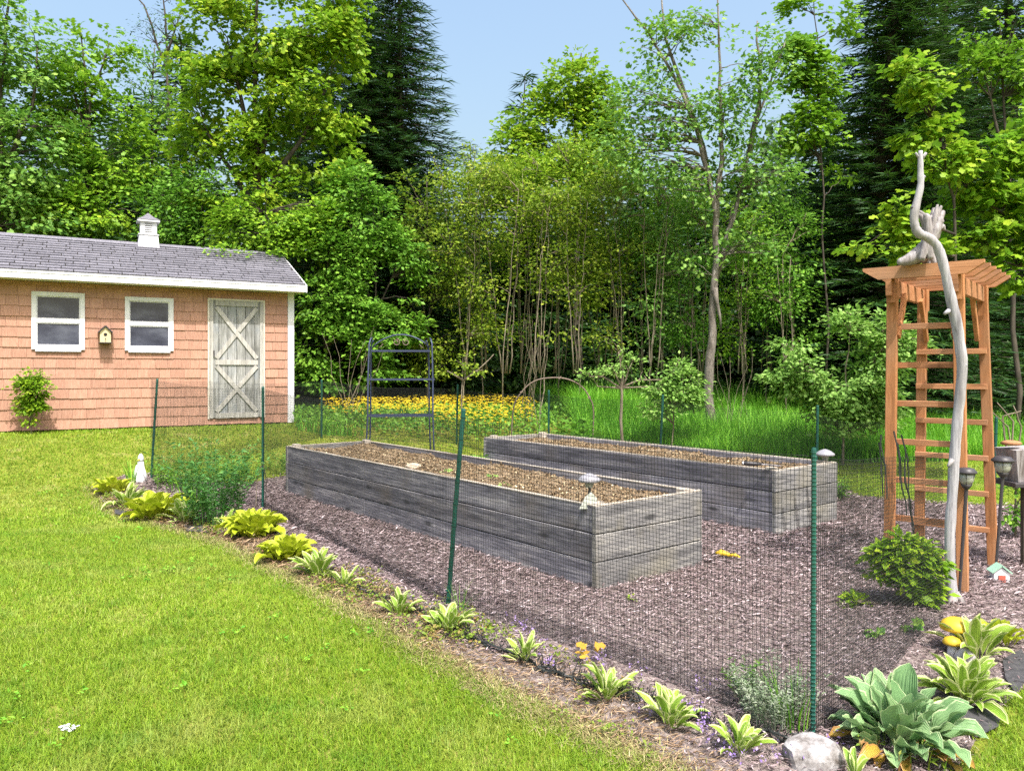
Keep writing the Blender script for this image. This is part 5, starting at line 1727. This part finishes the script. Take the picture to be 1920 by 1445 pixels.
# ------------------------------------------------------------------ mulch
def scatter_poly(n, poly, box=None):
    xs_ = [p[0] for p in poly]
    ys_ = [p[1] for p in poly]
    x = RNG.uniform(min(xs_), max(xs_), n)
    y = RNG.uniform(min(ys_), max(ys_), n)
    k = inpoly(x, y, poly)
    return x[k], y[k]


x, y = scatter_poly(600000, MP)
k = (np.abs(x) < y * .72 + .6) & (RNG.random(len(x)) < np.clip((5.2 / y) ** 1.5, .2, 1))
for bd, L, W in ((bed1, 5.3, 1.12), (bed2, 4.4, 1.05)):
    a = bd.rotation_euler.z
    dx, dy = x - bd.location.x, y - bd.location.y
    lx, ly = dx * math.cos(a) + dy * math.sin(a), -dx * math.sin(a) + dy * math.cos(a)
    k &= ~((lx > -.04) & (lx < L) & (ly < .02) & (ly > -W))
x, y = x[k], y[k]
# strip between the lawn and the net carries paler dry litter instead
edge = np.array([(p.x, p.y) for p in LAWN_EDGE])


def edge_dist(x, y):
    best = np.full(len(x), 9.0)
    for i in range(len(edge) - 1):
        a, b = edge[i], edge[i + 1]
        ab = b - a
        t = np.clip(((x - a[0]) * ab[0] + (y - a[1]) * ab[1]) / (ab @ ab), 0, 1)
        best = np.minimum(best, np.hypot(x - a[0] - t * ab[0], y - a[1] - t * ab[1]))
    return best


ed_ = edge_dist(x, y)
strip = ed_ < .30 + .10 * np.sin(x * 5) + RNG.normal(0, .05, len(x))
for nm, mk, mt in (('wood_mulch', ~strip, 'chips'), ('dry_litter', strip, 'litter')):
    xx, yy = x[mk], y[mk]
    n = len(xx)
    a = RNG.normal(0.25, .9, n)
    big = (yy / 5.0)
    ln = RNG.uniform(.016, .056, n) * np.clip(big, .8, 1.5)
    d = np.stack([np.cos(a), np.sin(a), RNG.normal(0, .22, n)], 1)
    nn = np.stack([RNG.normal(0, .42, n), RNG.normal(0, .42, n), np.ones(n)], 1)
    p = np.stack([xx, yy, G(xx, yy) + .008 + RNG.random(n) * .022], 1)
    wdt = ln * RNG.uniform(.13, .40, n) if nm == 'wood_mulch' else ln * RNG.uniform(.08, .3, n)
    if nm == 'dry_litter':
        ln = ln * 1.3
    tag(link(nm, leafmesh(nm, p, d, nn, ln, OVAL, LM[mt], np.clip(RNG.beta(1.7, 2.2, n), 0, 1), wdt)), kind='stuff')

# straw and dead grass along the cut edge of the lawn
n = 16000
t = RNG.random(n) * (len(edge) - 1)
i0 = t.astype(int)
pe = edge[i0] + (edge[i0 + 1] - edge[i0]) * (t - i0)[:, None] + RNG.normal(0, .06, (n, 2))
base = np.stack([pe[:, 0], pe[:, 1], G(pe[:, 0], pe[:, 1]) + .004], 1)
a = RNG.uniform(0, 6.283, n)
tag(link('dead_grass', bladesmesh('dead_grass', base, np.stack([np.cos(a), np.sin(a), np.zeros(n)], 1), RNG.uniform(.012, .05, n), RNG.uniform(.6, 2.6, n), RNG.uniform(.003, .007, n), LM['straw'], RNG.random(n), 2)), kind='stuff')

# weeds and purple flowers in the strip
x, y = scatter_poly(30000, MP)
ed_ = edge_dist(x, y)
pt = np.sin(x * 4.1 + y * 1.3) * np.sin(y * 3.7 - x) + RNG.normal(0, .25, len(x))
k = (ed_ < .50) & (pt > .10) & (np.abs(x) < y * .72)
x, y = x[k], y[k]
n = len(x)
kk = 14
px_ = np.repeat(x, kk) + RNG.normal(0, .028, n * kk)
py_ = np.repeat(y, kk) + RNG.normal(0, .028, n * kk)
p = np.stack([px_, py_, G(px_, py_) + RNG.uniform(.005, .065, n * kk)], 1)
d = RNG.normal(0, 1, (n * kk, 3))
d[:, 2] = np.abs(d[:, 2]) * .5
sel = RNG.permutation(len(p))[:42000]
tag(link('creeping_weeds', leafmesh('creeping_weeds', p[sel], d[sel], RNG.normal(0, .5, (len(p[sel]), 3)) + np.array([0, 0, 1.0]), RNG.uniform(.012, .030, len(p[sel])), OVAL, LM['weed'],
                                    np.clip(np.repeat(RNG.random(n), kk) * .6 + RNG.random(n * kk) * .4, 0, 1)[sel])), kind='stuff')
pc = [(1015, 1225), (1030, 1255), (985, 1190), (1125, 1240), (1200, 1270), (1215, 1350), (1290, 1345), (1325, 1365), (1310, 1350), (1330, 1380), (1380, 1435), (1490, 1435), (1560, 1405), (1440, 1440), (965, 1185), (1120, 1250), (1460, 1425), (1310, 1300), (1350, 1410)]
ps = []
for q in pc:
    c = gp(*q)
    m_ = random.randint(12, 34)
    ps.append(np.array([c.x, c.y, c.z + .05]) + RNG.normal(0, 1, (m_, 3)) * np.array([.03, .03, .022]))
p = np.concatenate(ps)
n = len(p)
tag(link('purple_flowers', leafmesh('purple_flowers', p, RNG.normal(0, 1, (n, 3)), RNG.normal(0, .6, (n, 3)) + np.array([0, -.4, .8]), RNG.uniform(.010, .019, n), OVAL, LM['purple'], RNG.random(n))), kind='stuff')


# ------------------------------------------------------------------ hostas
def hosta_leaf(name, L, W, pet, mat, curl=1.0, wav=.0, seg=8):
    """one arching leaf: thin petiole, then a cupped blade; edge = 0 at the midrib, 1 at the margin"""
    V, E, R = [], [], []
    cols = [-1, -.55, 0, .55, 1]
    for i in range(seg + 1):
        t = i / seg
        a = math.radians(68 - 95 * curl * t ** 1.25)
        if i == 0:
            x = z = 0.0
        else:
            x += math.cos(a) * L / seg
            z += math.sin(a) * L / seg
        if t < pet:
            w = W * .10
        else:
            s = (t - pet) / (1 - pet)
            w = W * max(.03, math.sin(math.pi * min(1, s ** .85)) ** .62)
        for c in cols:
            dz = (abs(c) ** 1.5) * w * .35 + wav * w * math.sin(t * 17 + (3 if c < 0 else 0)) * abs(c)
            V.append((x - math.sin(a) * dz * .5, c * w / 2, z + math.cos(a) * dz))
            E.append(abs(c) if t < .94 else 1.0)
            R.append(abs(c))
    nc = len(cols)
    Fc = []
    for i in range(seg):
        for j in range(nc - 1):
            b = i * nc + j
            Fc += [b, b + nc, b + nc + 1, b + 1]
    return rawmesh(name, np.array(V), Fc, np.arange(0, len(Fc), 4), mat, smooth=True, attrs={'edge': E, 'rib': R})


HL = {
    'lime': [hosta_leaf('leaf', 1.0, .42, .22, HM['lime'], c, .10) for c in (.45, .7, .9)],
    'vari': [hosta_leaf('leaf', 1.0, .25, .18, HM['vari'], c, .10) for c in (.25, .5, .75)],
    'blue': [hosta_leaf('leaf', 1.0, .36, .26, HM['blue'], c, .16, 11) for c in (.25, .5, .75, .95)],
}
HK = {'lime': 'hostas bordering the lawn', 'vari': 'hostas bordering the lawn', 'blue': None}


def hosta(px_, py_, kind, size, n, label, up=.0, Y=None):
    b = gp(px_, py_) if Y is None else Vector(((px_ - CX) / F * Y, Y, g((px_ - CX) / F * Y, Y)))
    root = empty('hosta_plant', b, label, 'hosta', HK[kind])
    spread = {'lime': .50, 'vari': .20, 'blue': .42}[kind]
    for i in range(n):
        q = (i + .5) / n                       # 0 = heart of the clump, 1 = its rim
        a = i * 2.39996 + random.uniform(-.4, .4)
        s = size * random.uniform(.55, 1.15) * (1.0 if kind != 'lime' else .9)
        r = math.sqrt(q) * spread * size
        o = link('leaf', random.choice(HL[kind]), root, (r * math.cos(a), r * math.sin(a), random.uniform(-.01, .02)))
        o.rotation_euler = (random.uniform(-.35, .35), {'lime': -.80 + .95 * q, 'vari': -.55 + .95 * q, 'blue': -.50 + .80 * q}[kind] + random.uniform(-.22, .22) - up, a + random.uniform(-.3, .3))
        o.scale = (s, s * random.uniform(.85, 1.2), s * random.uniform(.9, 1.1))
    return root


hosta(212, 925, 'lime', .22, 50, 'lime hosta with yellow blossoms farthest left by the white figurine')
hosta(238, 950, 'vari', .27, 34, 'green white edged hosta just right of the white figurine')
hosta(290, 972, 'lime', .28, 80, 'upright lime hosta left of the feathery green bush')
hosta(345, 980, 'vari', .25, 34, 'green hosta between the upright lime hosta and the feathery bush')
hosta(425, 992, 'vari', .18, 20, 'small green hosta at the foot of the feathery bush')
hosta(477, 1006, 'lime', .26, 150, 'big round lime hosta below the second fence stake')
hosta(537, 1050, 'lime', .21, 120, 'smaller lime hosta next down the border from the big round one')
hosta(598, 1080, 'vari', .21, 36, 'white edged hosta just right of the smaller lime hosta')
hosta(645, 1102, 'vari', .16, 20, 'spindly pale hosta with one upright leaf before the bed')
hosta(748, 1152, 'vari', .16, 24, 'small low hosta left of the leaning fence stake')
hosta(842, 1186, 'vari', .165, 36, 'tall leafed hosta at the foot of the leaning fence stake')
hosta(984, 1240, 'vari', .14, 26, 'narrow upright little hosta between stake and yellow leaf')
hosta(1138, 1312, 'vari', .16, 26, 'cream edged hosta below the orange yellow leaf')
hosta(1258, 1360, 'vari', .165, 32, 'cream edged hosta spreading midway along the purple flowers')
hosta(1385, 1412, 'vari', .145, 24, 'cream edged hosta left of the white border rock')
hosta(1605, 1468, 'vari', .12, 12, 'small hosta cut by the bottom edge right of the rock')
BLUE = hosta(1680, 1400, 'blue', .265, 80, 'large blue green hosta filling the lower right border')
hosta(1810, 1318, 'vari', .22, 52, 'wide cream edged hosta right behind the large blue hosta')
hosta(1832, 1235, 'vari', .225, 26, 'cream edged hosta below the yellow mushroom ornament')
hosta(1872, 1208, 'lime', .15, 34, 'narrow leaved lime hosta at the right beside the mulch')


HM['tired'] = hostamat('yellowing_hosta', (0.45, 0.36, 0.05), (0.40, 0.22, 0.05), (0.42, 0.22, 0.07), 0.9)
TL = hosta_leaf('leaf', 1.0, .24, .26, HM['tired'], .95, .25, 10)
for (a, s_, y_) in ((-2.6, .24, .30), (-1.9, .20, .36), (-1.2, .21, .42), (-.6, .22, .34), (3.0, .22, .40), (-2.2, .17, .52)):
    o = link('leaf', TL, BLUE, (.10 * math.cos(a), .10 * math.sin(a), .0))
    o.rotation_euler = (random.uniform(-.5, .5), y_, a)
    o.scale = (s_, s_, s_)
    o['label'] = 'yellowing brown tipped leaf drooping at the rim of the clump'

# feathery green bush, silver bush, iris blades
def grassy(px_, py_, n, hgt_, spread, wid, mat, label, cat, name, leafy=0, Y=None, tilt=.5, leaf=.05):
    b = gp(px_, py_)
    a = RNG.uniform(0, 6.283, n)
    r = np.sqrt(RNG.random(n)) * spread * .45
    base = np.stack([r * np.cos(a), r * np.sin(a), np.zeros(n)], 1)
    hd = np.stack([np.cos(a), np.sin(a), np.zeros(n)], 1)
    h = hgt_ * RNG.uniform(.55, 1.1, n)
    ln = RNG.uniform(.1, tilt, n)
    root = empty(name, b, label, cat)
    s = link('stems', bladesmesh('stems', base, hd, h, ln, np.full(n, wid), mat, RNG.random(n), 4), root)
    s['kind'] = 'stuff'
    if leafy:
        k = n * leafy
        t = RNG.uniform(.2, 1.0, k)
        ii = RNG.integers(0, n, k)
        p = base[ii] + hd[ii] * (ln[ii] * h[ii] * t ** 1.7)[:, None]
        p[:, 2] += h[ii] * (t - .5 * ln[ii] * t ** 2.5 * .6)
        aa = RNG.uniform(0, 6.283, k)
        d = np.stack([np.cos(aa), np.sin(aa), RNG.uniform(-.2, .8, k)], 1)
        link('leaves', leafmesh('leaves', p, d, RNG.normal(0, .4, (k, 3)) + np.array([0, 0, 1.0]), leaf * RNG.uniform(.6, 1.2, k), NARROW, mat, RNG.normal(.5, .25, k)), root)
    return root


grassy(403, 985, 90, .86, .52, .006, LM['bush'], 'tall feathery green bush in front of the netting on the left', 'bush', 'feathery_bush', 30, leaf=.06)
grassy(360, 960, 70, .40, .3, .012, LM['tall'], 'grassy green clump between the lime hosta and the feathery bush', 'clump', 'grass_clump')
grassy(440, 905, 60, .40, .7, .007, LM['mid'], 'loose weedy plants along the netting behind the feathery bush', 'weed', 'weed_clump', 20, leaf=.05)
grassy(330, 915, 60, .35, .6, .007, LM['mid'], 'weedy green plants under the netting near the left stake', 'weed', 'weed_clump', 18, leaf=.05)
grassy(520, 885, 30, .35, .4, .007, LM['cool'], 'weedy plants by the left end of the front bed', 'weed', 'weed_clump', 16, leaf=.05)
grassy(1448, 1352, 170, .27, .30, .0030, LM['silver'], 'silvery lavender bush left of the nearest fence stake', 'bush', 'lavender_bush', 16, leaf=.022)
grassy(1400, 1310, 24, .20, .14, .004, LM['mid'], 'small green weed with yellow flower left of the lavender', 'weed', 'weed_clump', 9, leaf=.035)
grassy(1490, 1365, 40, .32, .2, .006, LM['tall'], 'green blades growing through the lavender', 'clump', 'grass_clump')
grassy(862, 1150, 26, .22, .1, .004, LM['cool'], 'thin blue grass tuft right of the leaning stake foot', 'clump', 'grass_clump', tilt=1.2)
grassy(248, 905, 26, .33, .16, .012, LM['tall'], 'green iris blades around the white figurine', 'clump', 'iris_clump')
grassy(1700, 1420, 24, .12, .5, .010, LM['weed'], 'low weeds under the large blue hosta', 'weed', 'weed_clump', 6, leaf=.04)
grassy(1575, 938, 26, .28, .14, .006, LM['mid'], 'small dark weed clump at the right end of the rear bed', 'weed', 'weed_clump', 12, leaf=.06)
# two bare bent canes at the second stake
cn = gp(490, 955)
q = MB(cn)
for (a_, b_, c_) in (((480, 950), (482, 900), (492, 868)), ((497, 952), (499, 900), (492, 866)), ((455, 945), (445, 905), (442, 890))):
    q.tube(catmull([P(a_[0], a_[1], cn.y), P(b_[0], b_[1], cn.y), P(c_[0], c_[1], cn.y - .05)], [1, 1, 1], 4)[0], .0045, 5)
o = q.build('bent_cane', M['twig'])
o.location = cn
tag(o, 'thin dry bent canes beside the second fence stake', 'cane')

# orange yellow maple seedling leaf, seedlings and scraps on the mulch
def scrap(px_, py_, n, r, h, mat, leaf, label, cat, name, shape=LOBED, lift=0.0, at=None):
    b = gp(px_, py_) if at is None else at
    a = RNG.uniform(0, 6.28, n)
    p = np.stack([r * .4 * np.cos(a), r * .4 * np.sin(a), RNG.uniform(.2, 1, n) * h], 1)
    d = np.stack([np.cos(a), np.sin(a), RNG.uniform(-.3, .4, n)], 1)
    o = link(name, leafmesh(name, p, d, RNG.normal(0, .35, (n, 3)) + np.array([0, -.5, .8]), leaf * RNG.uniform(.7, 1.2, n), shape, mat, RNG.random(n)), None, b)
    return tag(o, label, cat)


M['orange'] = leafmat('orange_leaf', [(0, (.42, .22, .03)), (1, (.58, .36, .05))], .25)
scrap(1106, 1248, 7, .06, .12, M['orange'], .055, 'orange yellow maple seedling by the netting foot', 'seedling', 'seedling')
scrap(1185, 1130, 12, .025, .05, LM['gold'], .03, 'small yellow green seedling in the open mulch', 'seedling', 'seedling', OVAL)
scrap(1705, 1190, 8, .05, .09, LM['cool'], .06, 'single dark green seedling below the golden shrub', 'seedling', 'seedling')
scrap(1640, 1195, 8, .025, .05, LM['cool'], .05, 'low green seedling left of the golden shrub base', 'seedling', 'seedling')
for i, (bx, by, lab) in enumerate([(1.75, -.45, 'pale green seedling nearest the mushroom lamp'), (2.35, -.35, 'pale green seedling midway along the front bed'), (1.3, -.25, 'tiny seedling near the front rim of the bed'), (2.9, -.30, 'pale green seedling near the tan stone')]):
    scrap(0, 0, 7, .07, .035, LM['pale'], .045, lab, 'seedling', 'seedling', OVAL, at=bedpt(bed1, bx, by, .525))

# yellow toy on the mulch
yt = gp(1364, 1047)
root = empty('garden_toy', yt, 'bright yellow plastic scoop lying on the mulch between the beds', 'scoop', rz=-.35)
MB().tube([(-.085, 0, .028), (-.05, 0, .045), (.0, 0, .036), (.02, 0, .028)], [.022, .026, .020, .012], 9).build('scoop_bowl', M['yellow'], root, True)
MB().tube([(.02, 0, .028), (.06, 0, .034), (.095, 0, .014)], [.013, .016, .012], 8).build('handle', M['yellow'], root, True)
MB().tube([(-.088, 0, .016), (-.075, 0, .022)], [.014, .02], 8).build('mouth', M['dark'], root)

# white scrap on the lawn: a torn feather-like tissue
wp = gp(128, 1374)
n = 26
a = RNG.uniform(0, 6.28, n)
p = np.stack([RNG.normal(0, .024, n), RNG.normal(0, .012, n), RNG.uniform(.03, .055, n)], 1)
p *= .6
o = link('white_feather', leafmesh('white_feather', p, np.stack([np.cos(a), np.sin(a) * .4, RNG.uniform(-.1, .3, n)], 1), RNG.normal(0, .3, (n, 3)) + np.array([0, -.3, 1.0]), RNG.uniform(.012, .024, n), OVAL, M['white'], RNG.random(n)), None, wp)
tag(o, 'white fluffy feather scrap lying on the near lawn', 'feather')

# rocks
rock('border_rock', gp(1530, 1432) + Vector((0, .02, .02)), .125, M['stone'], 'pale rough border rock at the foot of the nearest stake', 'rock', (1.15, .8, .75), 5, 3, .2)
rock('border_rock', gp(870, 1290) + Vector((0, 0, .0)), .02, M['tanstone'], 'tiny tan pebble in the dry litter strip', 'rock', (1.3, .9, .5), 8, 2)
# patches of weed fabric showing through, right
def patch(pts_px, mat, name, lift=.026):
    poly = [gp(*q) for q in pts_px]
    b = sum(poly, Vector()) / len(poly)
    V = [(0, 0, .006)] + [tuple(p - b) for p in poly]
    V = [(v[0], v[1], v[2] + lift + random.uniform(-.004, .006)) for v in V]
    me = bpy.data.meshes.new(name)
    me.from_pydata(V, [], [(0, i + 1, (i + 1) % len(poly) + 1) for i in range(len(poly))])
    me.materials.append(mat)
    return link(name, me, None, b)


for q, lab in (([(1800, 1345), (1850, 1325), (1880, 1335), (1872, 1372), (1830, 1392), (1805, 1375)], 'black weed fabric showing right of the large hosta'), ([(1880, 1245), (1915, 1225), (1935, 1270), (1905, 1310), (1885, 1280)], 'black weed fabric at the right edge of the border'),
               ([(345, 988), (385, 990), (392, 1003), (350, 1000)], 'dark fabric scrap at the lawn edge below the feathery bush'), ([(215, 958), (245, 962), (240, 972), (215, 968)], 'dark fabric scrap at the far end of the border')):
    tag(patch(q, M['fabric'], 'weed_fabric'), lab, 'fabric')

# mushroom ornament
mo = gp(1790, 1222)
root = empty('mushroom_ornament', mo, 'yellow capped twin mushroom garden ornament at the foot of the driftwood', 'ornament')
s = mo.y / F
MB().lathe((0.012, 0, -.02), [(.040, 0), (.045, .04), (.036, .08), (.030, .15)], 12).build('stem', M['white'], root, True)
MB().lathe((0.008, 0, .125), [(.030, -.004), (.078, 0), (.082, .012), (.068, .040), (.040, .058), (.006, .064)], 18).build('cap', M['yellow'], root, True)
MB().lathe((-.045, -.055, -.02), [(.022, 0), (.025, .04), (.018, .09)], 10).build('small_stem', M['white'], root, True)
MB().lathe((-.045, -.055, .065), [(.02, -.003), (.046, 0), (.048, .010), (.036, .030), (.005, .042)], 14).build('small_cap', M['yellow'], root, True)
MB().add([Vector((.045, -.075, .135)), Vector((.082, -.045, .135)), Vector((.070, -.035, .176)), Vector((.036, -.062, .176)), Vector((.042, -.066, .135)), Vector((.078, -.036, .135)), Vector((.066, -.026, .176)), Vector((.032, -.053, .176))],
         [(0, 1, 2, 3), (7, 6, 5, 4), (0, 4, 5, 1), (1, 5, 6, 2), (2, 6, 7, 3), (3, 7, 4, 0)]).build('solar_panel', M['solar'], root)
MB().lathe((-.02, -.13, -.02), [(.055, 0), (.058, .03), (.042, .065), (.02, .085)], 12).build('base_stone', M['stone'], root, True)
# little painted house
fh = gp(1874, 1090)
root = empty('fairy_house', fh, 'tiny white garden house with red door by the right arbor post', 'ornament', rz=-.2)
MB().prism([(-.05, 0), (.05, 0), (.05, .07), (0, .11), (-.05, .07)], -.04, .04, lambda a, d, c: (a, d, c)).build('body', M['white'], root)
q = MB()
for s_ in (-1, 1):
    q.beam((s_ * .032, -.05, .098), (s_ * .032, .05, .098), .085, .01, up=(s_ * .63, 0, .78))
q.build('roof', plain('mint_paint', (.30, .50, .38)), root)
MB().box((-.022, -.047, 0), (.022, -.041, .055)).build('door', plain('red_paint', (.50, .12, .08)), root)
# white figurine at the left end: a slim praying bird on a flared foot
wf = gp(264, 902)
root = empty('white_figurine', wf, 'slim white painted figurine standing at the left end of the border', 'figurine')
MB().lathe((0, 0, -.02), [(.07, 0), (.072, .03), (.052, .10), (.040, .20), (.034, .26)], 12).build('body', M['white'], root, True)
MB().lathe((0, 0, .24), [(.030, 0), (.036, .035), (.028, .075), (.01, .10)], 12).build('head', M['white'], root, True)
q = MB()
for s_ in (-1, 1):
    q.tube([(s_ * .03, -.02, .2), (s_ * .06, -.03, .1), (s_ * .08, -.02, .01)], [.014, .022, .014], 7)
q.build('wing', M['white'], root, True)
MB().tube([(0, -.04, .275), (0, -.075, .265)], [.012, .003], 6).build('beak', M['yellow'], root)
